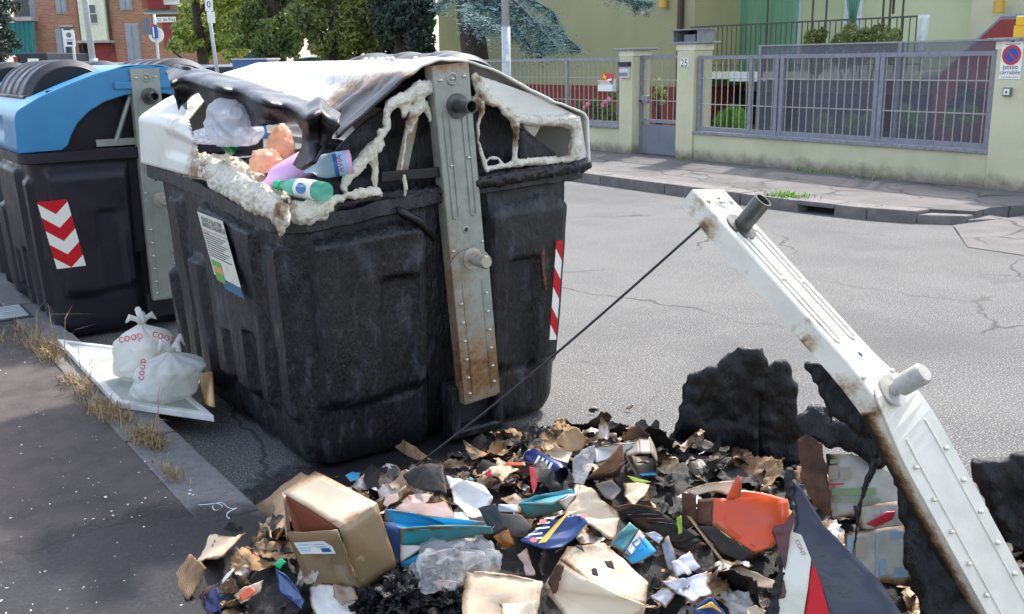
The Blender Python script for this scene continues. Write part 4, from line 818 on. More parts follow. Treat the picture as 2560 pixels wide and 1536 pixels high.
dup(t2, 'farthest container at the left edge of the row', 10.9, -.05)
# ------------------------------------------------------------------ the burnt container
BC = Vector((2.075, 4.25, 0)); YN = BC.y-BBY                    # near end plane
bt = thing('waste_container', 'burnt container with melted white lid and warped black body', 'waste container', BC[:], 0, 'waste containers along the kerb')
def bwarp(q, nr):
    q = q.copy(); heat = sstep(.9, -.8, q.y)*(.35+.65*sstep(.1, 1.1, q.z))
    k = nz(q.x, q.y, q.z*.35, 9)*.010 + nz(q.x*2, q.y*2, q.z*.5, 14)*.005; q.x += nr.x*k*heat; q.y += nr.y*k*heat
    drip = max(0, nz(q.x*4, q.y*4, q.z*.6, 5))*.012*heat; q.x += nr.x*drip; q.y += nr.y*drip
    if q.z > .85:                                               # rim sags at the near pavement corner
        sag = sstep(.5, -.86, q.y)*sstep(.25, -.72, q.x); q.z -= sag*.075*sstep(.85, 1.07, q.z); q.z += nz(q.x, q.y, 0, 12)*.012*heat*sstep(.95, 1.1, q.z)
    q.z += .018*sstep(-.2, .72, q.x)*sstep(.9, 1.1, q.z)
    return q
body_mesh('body', .055, bwarp, 120, 110).build('body', 'bin_burnt', bt, smooth=40)
MB().bx(-.50, .50, -.63, .63, .0, .06).build('skid', 'ink', bt, bev=.02)
HOLE = [(470, 300), (520, 240), (700, 235), (850, 285), (835, 400), (850, 450), (760, 500), (650, 520), (560, 445), (500, 400)]
GAP1 = [(935, 470), (955, 330), (985, 275), (1045, 245), (1090, 260), (1090, 500)]; GAP2 = [(1195, 430), (1195, 300), (1230, 250), (1262, 285), (1285, 420)]
def lwarp(q):
    q = q.copy(); left = 1-sstep(-.74, .0, q.x); near = sstep(.75, -.80, q.y); base = 1.13
    q.z = base+(q.z-base)*(1-.62*left*near**1.3)
    heat = sstep(.4, -.8, q.y); q.z += .012*nz(q.x, q.y, 0, 6)*heat + .006*nz(q.x, q.y, 3, 18)*heat; q.x += .010*nz(q.y, q.z, 1, 7)*heat
    rr_2 = sstep(.1, .5, q.x)*sstep(-.35, -.8, q.y); q.z -= .03*rr_2*band(q.x, .2, .6, .1)
    return q
def lkeep(c):
    p = proj(c+BC)
    if c.x < .1 and inpoly(p[0], p[1], HOLE): return False
    if c.y < -.55 and (inpoly(p[0], p[1], GAP1) or inpoly(p[0], p[1], GAP2)) and c.z < 1.53: return False
    return True
def g2(p, cx, cy, rx, ry): return math.exp(-(((p[0]-cx)/rx)**2+((p[1]-cy)/ry)**2))
def lburn(c):
    p = proj(Vector(c)+BC); w = c+BC
    b = 1.15*g2(p, 905, 350, 100, 105)+.7*g2(p, 985, 228, 80, 38)+.8*g2(p, 860, 420, 70, 50)+.3*g2(p, 880, 260, 60, 40)+.4*g2(p, 1010, 195, 60, 14)+.5*g2(p, 490, 420, 20, 50)
    b += .28*g2(p, 340, 440, 90, 12)+.16*g2(p, 430, 310, 60, 30)+.1*max(0, nz(w.x, w.y, w.z, 8))
    if c.y > .45: b *= .4
    return min(1, b)
lid = lid_surface(150, 150, lwarp, lkeep).build('lid', 'lid_white', bt, smooth=50, solid=.009, fix=False, burn=lburn)
for k in range(9):                                              # small melted crumbs along the ridge
    p = ony(905+k*20+R.uniform(-6, 6), 176+k*1.5, 3.75)-BC; MB().ico((.0+R.uniform(-.06, .08), -.1-.06*k, 1.61), (.012, .012, .01), 2).build('ridge_crumb', 'melt_white', lid, smooth=True, burn=lambda c: .1)
far = MB().prism([(x, BBY-.008, z) for x, z in FASC], (0, -.03, 0)).build('lid_fascia', 'lid_white', lid, burn=lambda c: 0)
inn = MB().grid(lambda u, v: Vector((-.42+.9*u, -BBY+.13+.02*nz(u*4, v*4, 0), 1.08+.40*v*(1-.5*(2*u-1)**2))), 40, 20).build('inner_panel', 'bin_burnt', bt, smooth=True, solid=.01, fix=False)
YE = YN+.02
def bp(px, py, y_=None, r=10): p = ony(px, py, y_ or YE); return ((p-BC)[:], r*p.length/FPX)
def bl(px, py, x=1.37, r=10): p = onx(px, py, x); return ((p-BC)[:], r*p.length/FPX)
def mburn(c):
    p = proj(Vector(c)+BC); w = Vector(c)
    return min(.8, max(0, .35*nz(w.x, w.y, w.z, 16)+.12*nz(w.x, w.y, w.z, 40)+.5*g2(p, 705, 525, 22, 45)+.35*g2(p, 1020, 300, 30, 40)+.5*g2(p, 1195, 255, 18, 40)+.45*g2(p, 1290, 340, 14, 60)+.3*g2(p, 960, 400, 40, 50)+.3*g2(p, 510, 430, 12, 40)+.35*g2(p, 1200, 195, 14, 14)))
blobs('melted_edge', [[bl(500, 402, 1.40, 18), bl(530, 425, 1.40, 32), bl(570, 452, 1.38, 40), bl(620, 482, 1.37, 42), bl(665, 508, 1.36, 36), bl(700, 530, 1.35, 26)],
    [bl(530, 405, 1.52, 20), bl(570, 420, 1.52, 32), bl(620, 448, 1.50, 34), bl(670, 480, 1.47, 30), bl(705, 505, 1.44, 24)],
    [bl(690, 525, 1.36, 26), bl(706, 552, 1.345, 22), bl(703, 574, 1.34, 10), bl(700, 594, 1.34, 3)],
    [bp(735, 520, YN, 20), bp(752, 538, YN-.01, 32), bp(790, 524, YN-.01, 32), bp(822, 506, YN, 20)], [bp(800, 530, YN-.01, 20), bp(812, 546, YN-.01, 8)],
    [bp(822, 508, YN, 14), bp(870, 490, YN, 10), bp(905, 483, YN, 14), bp(935, 478, YN, 15), bp(950, 484, YN, 9)]], 'melt_white', bt, .007, .010, .02, mburn)
blobs('melted_strand', [[bp(1085, 215, None, 18), bp(1050, 225, None, 22), bp(1015, 245, None, 18), bp(980, 258, None, 14), bp(966, 280, None, 10), bp(968, 318, None, 9), bp(950, 345, None, 11), bp(920, 385, None, 18), bp(892, 420, None, 17), bp(868, 447, None, 13), bp(858, 470, None, 9), bp(872, 492, None, 5)],
    [bp(930, 385, None, 15), bp(938, 420, None, 10), bp(937, 450, None, 9), bp(938, 468, None, 6)], [bp(950, 330, None, 10), bp(955, 360, None, 7), bp(945, 375, None, 8)],
    [bp(985, 262, None, 8), bp(1006, 262, None, 8), bp(1010, 290, None, 7), bp(1020, 262, None, 10)], [bp(1045, 240, None, 18), bp(1050, 262, None, 18), bp(1035, 285, None, 14), bp(1028, 310, None, 12), bp(1022, 330, None, 7)],
    [bp(1060, 262, None, 12), bp(1072, 285, None, 8), bp(1076, 302, None, 4)], [bp(1018, 305, None, 6), bp(1014, 350, None, 4), bp(1008, 395, None, 4), bp(1003, 425, None, 3)],
    [bp(1010, 440, YN-.03, 4), bp(1014, 470, YN-.03, 6), bp(1012, 490, YN-.02, 4)]], 'melt_white', bt, .0045, .004, .018, mburn)
blobs('melted_frame', [[bp(1188, 195, None, 14), bp(1205, 225, None, 20), bp(1222, 250, None, 13), bp(1250, 262, None, 10), bp(1268, 285, None, 12), bp(1290, 296, None, 15), bp(1340, 303, None, 14), bp(1390, 303, None, 14), bp(1425, 302, None, 18), bp(1438, 320, None, 20), bp(1440, 350, None, 18), bp(1436, 385, None, 16), bp(1424, 398, None, 10)],
    [bp(1188, 255, None, 16), bp(1200, 262, None, 14), bp(1205, 280, None, 7), bp(1195, 310, None, 5), bp(1195, 350, None, 4), bp(1205, 390, None, 6), bp(1212, 415, None, 7), bp(1216, 425, None, 7)],
    [bp(1285, 298, None, 14), bp(1290, 330, None, 10), bp(1288, 365, None, 8), bp(1287, 395, None, 9), bp(1285, 408, None, 10)],
    [bp(1216, 424, None, 7), bp(1245, 417, None, 7), bp(1290, 410, None, 9), bp(1320, 404, None, 11), bp(1360, 403, None, 12), bp(1395, 402, None, 11), bp(1425, 397, None, 11)],
    [bp(1215, 405, None, 3), bp(1225, 395, None, 4), bp(1245, 396, None, 4), bp(1256, 412, None, 4)]], 'melt_white', bt, .0045, .004, .016, mburn)
sheet('lid_flank', [ony(x, y_, YE+.012)-BC for x, y_ in ((1192, 190), (1215, 196), (1260, 212), (1330, 236), (1395, 266), (1448, 292), (1405, 306), (1340, 308), (1290, 300), (1262, 276), (1235, 258), (1205, 230))], 'lid_white', lid, .008, .006, 7, 6, smooth=70, bulge=-.0, charr=.06)
sheet('lid_flank', [ony(x, y_, YE+.008)-BC for x, y_ in ((1418, 292), (1448, 290), (1466, 392), (1448, 402), (1424, 398), (1432, 350))], 'lid_white', lid, .012, .004, 9, 5, smooth=70, charr=.04)
# glassy skin stretched in the frame, dished flank above it
sheet('melted_skin', [ony(x, y_, YE)-BC for x, y_ in ((1298, 330), (1310, 322), (1390, 385), (1375, 400), (1298, 402))], 'char', bt, .004, .01, 12)
sheet('melted_skin', [ony(x, y_, YE+.01)-BC for x, y_ in ((1305, 308), (1355, 308), (1335, 346), (1322, 338))], mat('skin_white', S('#cfcabb'), .35, sheer=.15), bt, .003, .004, 12)
rim = []
for (x0_, y0_), (x1_, y1_) in zip([(770, 548), (840, 520), (900, 500), (985, 487), (1090, 478)], [(840, 520), (900, 500), (985, 487), (1090, 478), (1100, 478)]): rim.append([bp(x0_, y0_, YN+.02, 15), bp(x1_, y1_, YN+.02, 15)])
rim.append([bp(1195, 458, YN, 20), bp(1270, 446, YN, 20), bp(1350, 432, YN, 18), bp(1430, 420, YN+.01, 17), bp(1466, 412, YN+.02, 15)])
blobs('melted_rim', rim, 'char', bt, .007, .008, .03)
# melted black flap over the pavement-side mouth
FP, FN = Vector((1.62, 4.35, 1.46)), Vector((-.42, -.05, .9)).normalized()
def fpt(px, py, up=0.): return onplane(px, py, FP+FN*up, FN)-BC
flap = [(418, 182, .1), (440, 170, .12), (520, 178, .09), (575, 195, .06), (625, 208, .05), (700, 235, .04), (770, 262, .02), (800, 245, .02), (825, 272, .0), (852, 288, -.02), (846, 320, -.02), (812, 365, -.03), (788, 405, -.05), (755, 425, -.07), (735, 415, -.05), (758, 370, -.02), (760, 325, .0), (742, 300, .01), (705, 305, .01), (660, 315, .0), (600, 318, .0), (540, 300, .01), (520, 262, .04), (500, 230, .05), (480, 240, .06), (455, 262, .06), (447, 275, .06)]
ctl = flap+[(500, 205, .16), (560, 225, .14), (640, 250, .11), (720, 275, .08), (800, 300, .03), (790, 360, -.02), (600, 280, .05), (680, 290, .05), (470, 195, .15)]
def flap_up(px, py):
    sw = su = 0.
    for x, y_, u in ctl: w_ = math.exp(-((px-x)**2+(py-y_)**2)/(2*34**2))+1e-9; sw += w_; su += w_*u
    yt = ftop(px); d_ = py-yt
    return su/sw+.055*math.exp(-((d_-30)/26)**2)-.035*sstep(55, 130, d_)+.02*math.sin(px*.05)*sstep(10, 40, d_)
FT = [p[:2] for p in flap[:10]]
def ftop(px):
    for (xa, ya), (xb, yb) in zip(FT[:-1], FT[1:]):
        if xa <= px <= xb: return ya+(yb-ya)*(px-xa)/(xb-xa)
    return FT[0][1] if px < FT[0][0] else FT[-1][1]
fpoly = [(p[0], p[1]) for p in flap]; X0f, X1f, Y0f, Y1f = 414, 856, 164, 430
mbf = MB().grid(lambda u, v: (lambda px, py: fpt(px, py, flap_up(px, py)+.004*nz(px*.03, py*.03, 2)))(X0f+(X1f-X0f)*u, Y0f+(Y1f-Y0f)*v), 110, 70)
ff = []
for q in mbf.f:
    c = sum((mbf.v[k] for k in q), Vector())/4; p = proj(c+BC)
    if inpoly(p[0], p[1], fpoly): ff.append(q)
mbf.f = ff; used = sorted({k for q in ff for k in q}); rm = {k: i for i, k in enumerate(used)}; mbf.v = [mbf.v[k] for k in used]; mbf.f = [tuple(rm[k] for k in q) for q in ff]
cnt = {}
for q in mbf.f:
    for a, b in zip(q, q[1:]+q[:1]): cnt[frozenset((a, b))] = cnt.get(frozenset((a, b)), 0)+1
for k in {k for e, c in cnt.items() if c == 1 for k in e}:            # pull the border onto the traced outline
    P0 = Vector(proj(mbf.v[k]+BC)); best = None
    for a, b in zip(fpoly, fpoly[1:]+fpoly[:1]):
        A_, B_ = Vector(a), Vector(b); t = max(0, min(1, (P0-A_).dot(B_-A_)/(B_-A_).length_squared)); q = A_.lerp(B_, t)
        if best is None or (q-P0).length < (best-P0).length: best = q
    mbf.v[k] = fpt(best.x, best.y, flap_up(best.x, best.y))
mbf.build('melted_flap', 'flap_black', bt, smooth=True, solid=.014, fix=False)
MB().tube([fpt(418, 182, .1), fpt(440, 172, .125), fpt(475, 178, .13), fpt(500, 205, .11), fpt(530, 235, .07)], [.012, .02, .022, .018, .01], 8).build('flap_rib', 'flap_black', bt, smooth=True)
MB().tube([fpt(447, 168, .14), fpt(472, 176, .145)], .014, 8).build('flap_handle', 'flap_black', bt, smooth=True)
MB().prism([fpt(420, 184, .1), fpt(470, 205, .08), fpt(468, 270, .02), fpt(455, 278, -.02)], (.008, .004, 0)).build('flap_cheek', 'flap_black', bt)
drum(bt, 1, -.50, .52, 'flap_black', ribs=3)
# arm, strut bar, socket with burnt-out pocket
def aburn(c): return min(1., .75*g2((c.x, c.z), 0, 1.42, .2, .06)+.55*g2((c.x, c.z), .03, .12, .2, .16)+.4*g2((c.x, c.z), -.07, .5, .03, .3)+.12*max(0, nz(c.x, c.y, c.z, 14)))
arm = bpy.data.objects.new('lifting_arm', None); COL.objects.link(arm); arm.parent = bt; A0 = ony(1207, 988, YN-.03)-BC; arm.location = (A0.x, -BBY-.02, .205); arm.rotation_euler = (0, math.radians(-4.3), 0)
arm_parts(arm, 'steel_burnt', aburn); 
MB().bx(-.30, -.02, -.86, -.85, 1.155, 1.195).build('strut_bar', 'steel_burnt', bt, bev=.004, burn=lambda c: .95+.2*nz(c.x, c.z, 0, 20)); MB().box((-.14, -.80, 1.33), (.05, .006, .38), Matrix.Rotation(.28, 3, 'Y')).build('lid_strut', 'steel_burnt', bt, burn=lambda c: .25)
S0 = ony(1205, 1050, YN)-BC
for a, b, c_, d_ in ((-.13, -.09, .03, .24), (.09, .13, .03, .24), (-.13, .13, .0, .045)): MB().bx(S0.x+a, S0.x+b, -.84, -.74, c_+.03, d_+.03).build('arm_socket', 'bin_burnt', bt, bev=.012)
MB().bx(S0.x-.1, S0.x+.1, -.77, -.75, .05, .27).build('pocket_back', 'ink', bt)
MB().tube([ony(990, 520, YN)-BC, ony(1010, 535, YN-.01)-BC, ony(1050, 555, YN)-BC, ony(1085, 600, YN+.02)-BC], [.012, .02, .018, .01], 8).build('body_fold', 'char', bt, smooth=True)
# waste sorting label on the pavement face
def lpt(px, py): return onx(px, py, 1.352)-BC
TL, TR_, BR_, BL_ = lpt(493, 529), lpt(556, 553), lpt(610, 748), lpt(543, 712)
lb = bpy.data.objects.new('sorting_label', None); COL.objects.link(lb); lb.parent = bt
def lq(u, v, off=0.): p = TL.lerp(TR_, u).lerp(BL_.lerp(BR_, u), v); return p+Vector((-off, 0, 0))
def lquad(name, m, u0, u1, v0, v1, off): MB().add([lq(u0, v0, off), lq(u1, v0, off), lq(u1, v1, off), lq(u0, v1, off)], [(0, 1, 2, 3)]).build(name, m, lb, fix=False)
lquad('paper', 'label_white', 0, 1, 0, .86, 0); lquad('foot_band', 'label_blue', .3, 1, .86, 1, 0); lquad('rule', 'ink_grey', .0, 1, .235, .243, .0015)
for k in range(10): lquad('print_line', 'ink_grey', .05, .9-.1*((k*7) % 3), .28+.033*k, .293+.033*k, .0015)
lquad('red_print', 'chev_red', .05, .3, .262, .272, .0015)
for v0, v1, m_ in ((.64, .72, 'label_green'), (.72, .80, 'label_orange'), (.80, .92, 'label_green')): lquad('logo_band', m_, .05+.2*(v0-.64), .42, v0, v1, .002)
MX = frame(lq(.5, .11, .002), lq(1, .11)-lq(0, .11), Vector((-1, 0, 0))); wl = (TR_-TL).length
text('PLASTICA E LATTINE', wl*.085, MX, 'lettering', 'ink_grey', lb); text('BANDA STAGNATA', wl*.1, frame(lq(.52, .19, .002), lq(1, .19)-lq(0, .19), Vector((-1, 0, 0))), 'lettering', 'ink_grey', lb)
# striped marker on the street corner
mk = bpy.data.objects.new('striped_marker', None); COL.objects.link(mk); mk.parent = bt
ys = [602, 622, 668, 718, 768, 812, 850]; 
for i, (a, b) in enumerate(zip(ys[:-1], ys[1:])):
    o0 = 0 if i == 0 else 30; o1 = 0 if i == 5 else 30
    P = [ony(x_+7-(q_-602)*.07, q_, YN+.002)-BC for x_, q_ in ((1384, a), (1401, min(a+o0, 850)), (1401, min(b+o1, 850)), (1384, b))]
    MB().add(P, [(0, 1, 2, 3)]).build('stripe', 'chev_red' if i % 2 == 0 else 'chev_white', mk, fix=False)
mat('rust', S('#7a4320'), .8, var=(60, S('#3a2414'), .4, .6))
sheet('rust_streak', [ony(x, y_, YN+.013)-BC for x, y_ in ((1352, 585), (1359, 590), (1362, 660), (1368, 725), (1362, 728), (1354, 660))], 'rust', bt, .001, .002, 30, 3, edge=.004)
# rubbish in the mouth
fill = MB().grid(lambda u, v: Vector((-.55+.75*u, -.72+1.3*v, 1.06+.10*u+.05*v+.03*nz(u*5, v*5, 0)+.015*nz(u*14, v*14, 2))), 40, 60).build('rubbish_bed', 'soot', None, smooth=True, fix=False)
fill.location = BC; tag(stuff(fill), 'dark burnt rubbish filling the burnt container', 'rubbish')
MP, MN = Vector((1.56, 3.95, 1.205)), Vector((-.36, -.12, .92)).normalized()
def mp_(px, py, up=0.): return onplane(px, py, MP+MN*up, MN)
mat('film_white', S('#dfe2ea'), .14, sheer=.42, bump=(14, .5, .015)); mat('film_orange', S('#f6c6a6'), .3, sheer=.18, bump=(30, .4, .01)); mat('film_clear', S('#d9dcdf'), .12, sheer=.68, bump=(40, .6, .01))
mat('pink_plastic', S('#ecb4e2'), .35, bump=(8, .1, .01)); mat('bottle_clear', S('#bcd8e6'), .1, sheer=.45); mat('bottle_green', S('#6fcab0'), .1, sheer=.4); mat('cap_green', S('#0fae72'), .4); mat('cap_blue', S('#a8d3ee'), .4); mat('label_lightblue', S('#8fc4e4'), .4); mat('label_navy', S('#1a5fa0'), .4); mat('label_pink', S('#e0a8c4'), .4)
def ball(name, label, cat, px, py, up, r, m, seed, **kw):
    p = mp_(px, py, up); mb = crumpled((0, 0, 0), r, seed, **kw); o = mb.build(name, m, None, smooth=35); o.location = p; return tag(o, label, cat)
ball('plastic_bag', 'translucent white plastic bag in the mouth of the burnt container', 'bag', 585, 322, .17, (.10, .12, .105), 'film_white', 4, sub=5, amp=.34, fs=1.15)
ball('plastic_bag', 'flat knotted end of the white bag hanging left in the mouth', 'bag', 520, 345, .12, (.05, .09, .04), 'film_white', 5, sub=4, amp=.4)
ball('plastic_bag', 'upper orange plastic bag in the mouth of the burnt container', 'bag', 705, 370, .055, (.05, .055, .085), 'film_orange', 7, sub=4, amp=.3, fs=1.2)
ball('plastic_bag', 'lower crumpled orange plastic bag in the mouth', 'bag', 665, 408, .05, (.07, .065, .055), 'film_orange', 8, sub=4, amp=.32, fs=1.3)
def bottle(name, label, a, b, prof_, parts, mbody):
    """lathe bottle from base a to cap end b (3-D); prof_ = (r, t) with t along 0..1"""
    a, b = Vector(a), Vector(b); L_ = (b-a).length; t = thing(name, label, 'bottle', a[:]); M = (b-a).to_track_quat('Z', 'Y').to_matrix().to_4x4()
    MB().lathe([(r, z*L_) for r, z in prof_], M, 22).build('body', mbody, t, smooth=50)
    for nm, m_, pr in parts: MB().lathe([(r, z*L_) for r, z in pr], M, 22).build(nm, m_, t, smooth=50)
    return t, M, L_
bottle('detergent_bottle', 'pink plastic detergent bottle lying in the mouth', mp_(790, 395, .05), mp_(650, 475, .02), [(.001, 0), (.045, .01), (.052, .05), (.052, .62), (.047, .72), (.028, .82), (.022, .88), (.022, .97), (.001, .975)], [('cap', 'pink_plastic', [(.001, .96), (.026, .96), (.026, 1.0), (.001, 1.01)])], 'pink_plastic')
t, M, L_ = bottle('water_bottle', 'green water bottle with white and blue paper label', mp_(815, 480, .045), mp_(690, 462, .045), [(.001, .01), (.034, 0), (.036, .1), (.036, .55), (.03, .68), (.016, .80), (.013, .86), (.013, .9)], [('cap', 'cap_green', [(.001, .88), (.017, .88), (.017, 1.0), (.001, 1.0)]), ('paper_label', 'sign_white', [(.0368, .16), (.0368, .5)])], 'bottle_green')
cdir = (CAM-(Vector(t.location)+M @ Vector((0, 0, .3*L_)))).normalized(); axd = (M @ Vector((0, 0, 1))).normalized(); nd = (cdir-axd*cdir.dot(axd)).normalized()
cc = M @ Vector((0, 0, .33*L_))+nd*.0385; MB().prism([cc+axd*(.028*math.cos(q*.5236))+nd.cross(axd)*(.02*math.sin(q*.5236)) for q in range(12)], nd*.001).build('oval_print', 'label_navy', t)
text('ROCCHETTA', .0135, frame(cc+nd*.0016-nd.cross(axd)*.004, -axd.cross(nd).cross(nd)*1.0 if False else -axd, nd), 'lettering', 'sign_white', t)
t, M, L_ = bottle('water_bottle', 'clear blue capped bottle with blue and pink wrapper', mp_(880, 405, .06), mp_(758, 425, .09), [(.001, .01), (.042, 0), (.045, .1), (.045, .55), (.036, .72), (.016, .84), (.014, .92)], [('cap', 'cap_blue', [(.001, .88), (.017, .88), (.017, 1.0), (.001, 1.0)]), ('wrapper', 'label_lightblue', [(.0458, .03), (.0458, .3)]), ('wrapper_band', 'label_navy', [(.0462, .3), (.0462, .38)]), ('pink_band', 'label_pink', [(.0462, .02), (.0462, .12)])], 'bottle_clear')
cdir = (CAM-(Vector(t.location)+M @ Vector((0, 0, .2*L_)))).normalized(); axd = (M @ Vector((0, 0, 1))).normalized(); nd = (cdir-axd*cdir.dot(axd)).normalized()
text('AVIA', .03, frame(M @ Vector((0, 0, .2*L_))+nd*.0475, axd.cross(nd), nd), 'lettering', 'chev_red', t)
p = mp_(567, 362, .05); gb = thing('green_bottle_end', 'end of a green bottle under the white bag', 'bottle', p[:]); MB().lathe([(.001, -.05), (.024, -.05), (.027, -.04), (.027, .03), (.022, .04), (.001, .036)], Vector((-.5, -.5, .4)).to_track_quat('Z', 'Y').to_matrix().to_4x4(), 18).build('glass', mat('bottle_dark', S('#0c6b3a'), .15), gb, smooth=50); MB().lathe([(.001, .041), (.02, .041)], Vector((-.5, -.5, .4)).to_track_quat('Z', 'Y').to_matrix().to_4x4(), 18).build('foil', 'rivet', gb)
# ------------------------------------------------------------------ the burnt heap in front
def mound(x, y):
    g = lambda cx, cy, sx, sy, h: h*math.exp(-((x-cx)/sx)**2-((y-cy)/sy)**2)
    z = g(1.65, 2.45, .55, .42, .20)+g(2.2, 2.55, .5, .45, .16)+g(1.25, 2.75, .42, .33, .10)+g(1.75, 2.0, .5, .4, .16)+g(2.45, 2.15, .5, .5, .12)+g(1.2, 2.3, .4, .4, .06)+g(1.75, 3.08, .5, .2, .07)+g(.92, 2.62, .26, .35, .09)+g(2.35, 3.02, .35, .25, .08)+g(1.15, 2.0, .4, .4, .10)+g(2.6, 1.7, .45, .45, .14)
    return max(0, z-.035)
def hit(px, py, dz=0.):
    d = ray(px, py); t = 1.2; f = lambda t: (CAM+d*t).z-(mound((CAM+d*t).x, (CAM+d*t).y)+dz)
    while t < 9 and f(t) > 0: t += .04
    a, b = t-.04, t
    for _ in range(12):
        m_ = (a+b)/2
        if f(m_) > 0: a = m_
        else: b = m_
    return CAM+d*((a+b)/2)
mb = MB().grid(lambda u, v: (lambda x, y: Vector((x, y, mound(x, y)+.012*nz(x, y, 0, 14)+.014*nz(x, y, 1, 34)-.004)))(.35+2.95*u, .95+2.7*v), 230, 220, lambda c: mound(c.x, c.y) > .004)
tag(stuff(mb.build('ash_heap', 'soot', None, smooth=True, fix=False)), 'black heap of ash and charred waste in the foreground', 'ash heap')
mat('card', S('#a98a68'), .85, var=(9, S('#8f7152'), .4, .7), var2=(20, S('#4a3524'), .66, .8), bump=(120, .15, .003), burn=True)
mat('card_light', S('#cdb699'), .85, var=(7, S('#b89c7c'), .45, .75), var2=(24, S('#5f4630'), .70, .82), bump=(90, .2, .003), burn=True)
mat('card_cream', S('#d9c6ab'), .8, var=(8, S('#c6ae8e'), .45, .75), var2=(16, S('#6d4a2c'), .68, .8), bump=(60, .25, .003), burn=True)
mat('card_taped', S('#806d52'), .35, var=(6, S('#8a7250'), .4, .7), var2=(18, S('#c2ae8a'), .62, .75), coat=.4, bump=(25, .2, .004), burn=True)
mat('card_red', S('#7c3a22'), .8); mat('card_burnt', S('#5a3a26'), .85, var=(10, S('#2a1a12'), .4, .65), bump=(60, .5, .005)); mat('card_black', S('#17130f'), .7, var=(20, S('#3a2c22'), .5, .75), bump=(50, .6, .006))
def corr(m, k, ang=0.):                                         # corrugated flutes as relief
    nt = m.node_tree; N, L = nt.nodes, nt.links; b = N['Principled BSDF']; w = N.new('ShaderNodeTexWave'); w.inputs['Scale'].default_value = k; tc = N.new('ShaderNodeTexCoord'); mp = N.new('ShaderNodeMapping'); mp.inputs['Rotation'].default_value = (0, 0, ang); L.new(tc.outputs['Object'], mp.inputs[0]); L.new(mp.outputs[0], w.inputs[0])
    bn = N.new('ShaderNodeBump'); bn.inputs['Strength'].default_value = 1; bn.inputs['Distance'].default_value = .004; L.new(w.outputs['Fac'], bn.inputs['Height']); L.new(bn.outputs[0], b.inputs['Normal'])
mat('card_flute', S('#9a7a58'), .85, var=(9, S('#6d5138'), .4, .7)); corr(MATS['card_flute'], 38, .7)
mat('paper_white', S('#dcd9d3'), .7, var=(12, S('#c9c3ba'), .45, .75), var2=(30, S('#8a6f56'), .7, .82), burn=True); mat('paper_grey', S('#bfc3cc'), .6, var=(10, S('#a3a8b4'), .45, .7), burn=True); mat('paper_pink', S('#c4a99e'), .75, var=(10, S('#a88c80'), .45, .7), burn=True)
mat('cyan_print', S('#1ea8d8'), .35, var=(8, S('#118bc0'), .4, .7), burn=True); mat('blue_print', S('#1d62a4'), .4, var=(12, S('#174f88'), .4, .7)); mat('teal_print', S('#2c8a93'), .4, var=(9, S('#5b6f62'), .45, .7), burn=True); mat('teal_pack', S('#2f8ea0'), .2, var=(9, S('#1c6274'), .4, .7), coat=.5)
mat('navy_pack', S('#1b3f7a'), .3, var=(12, S('#16305e'), .4, .7), coat=.3); mat('yellow_print', S('#d9a93c'), .4); mat('orange_card', S('#dd5423'), .35, var=(7, S('#c8431b'), .4, .7), var2=(22, S('#3a1510'), .70, .8), coat=.3, burn=True)
mat('can_blue', S('#232c62'), .28, metal=.5, var=(12, S('#1c2350'), .4, .7)); mat('can_silver', S('#b9bdc4'), .25, metal=.8); mat('mauve_card', S('#8d7a74'), .85, var=(9, S('#77645e'), .4, .7), burn=True); mat('pink_board', S('#b98f7c'), .6, var=(9, S('#a67b68'), .4, .7), burn=True)
mat('dark_pack', S('#2c2a33'), .4, var=(20, S('#1f1e25'), .4, .7)); mat('amber_pack', S('#b06a14'), .2, var=(20, S('#3c2408'), .45, .7)); mat('grey_carton', S('#7c7770'), .6, var=(9, S('#6b665f'), .4, .7), burn=True); mat('lime_print', S('#a8c64a'), .5)
mat('wood_brown', S('#7a5130'), .6, var=(6, S('#523319'), .4, .7), stretch=(1, 6, 6), bump=(40, .4, .004), burn=True); mat('red_pack', S('#a8202c'), .35, var=(20, S('#7d1a22'), .4, .7))
def hp(*pts): return [hit(p[0], p[1], p[2] if len(p) > 2 else .03) for p in pts]
SEED = [1]
def flat(name, label, cat, pts, m, parent=None, **kw):
    SEED[0] += 1; kw.setdefault('seed', SEED[0]); kw.setdefault('edge', .008); kw.setdefault('crumple', .013); kw.setdefault('sub', 7)
    o = sheet(name, hp(*pts), m, parent, **kw)
    return tag(o, label, cat) if label else o
def panel(name, pts3, m, par, thick=.004, **kw): SEED[0] += 1; kw.setdefault('crumple', .004); kw.setdefault('edge', .003); return sheet(name, pts3, m, par, thick, seed=SEED[0], **kw)
# big open brown box
bxr = thing('cardboard_box', 'open brown taped cardboard box on the left of the heap', 'box')
T1, T2, T3, T4 = hit(707, 1233, .30), hit(788, 1178, .30), hit(942, 1258, .30), hit(847, 1319, .33); Bq = [hit(770, 1470, .03), hit(905, 1484, .05), hit(995, 1422, .06)]; F1 = hit(716, 1332, .20)
mat('card_grey', S('#a69d8c'), .5, burn=True, var=(5, S('#9c8f76'), .4, .7), bump=(25, .2, .004)); panel('top_flap', [T1, T2, T3, T4], 'card_grey', bxr); panel('right_side', [T4, T3, Bq[2], Bq[1]], 'card_taped', bxr); panel('front_side', [F1, T4+Vector((-.01, -.01, 0)), Bq[1], Bq[0]], 'card_taped', bxr)
panel('back_side', [T1+Vector((.02, .02, -.01)), T2+Vector((.0, .0, -.01)), T2+Vector((.02, .05, -.25)), T1+Vector((.05, .03, -.25))], 'card_red', bxr); panel('inside', [T1+Vector((.01, .01, -.012)), T4+Vector((.02, .03, -.02)), Bq[0]+Vector((.1, .1, .0)), F1+Vector((.05, .06, -.05))], 'card_red', bxr)
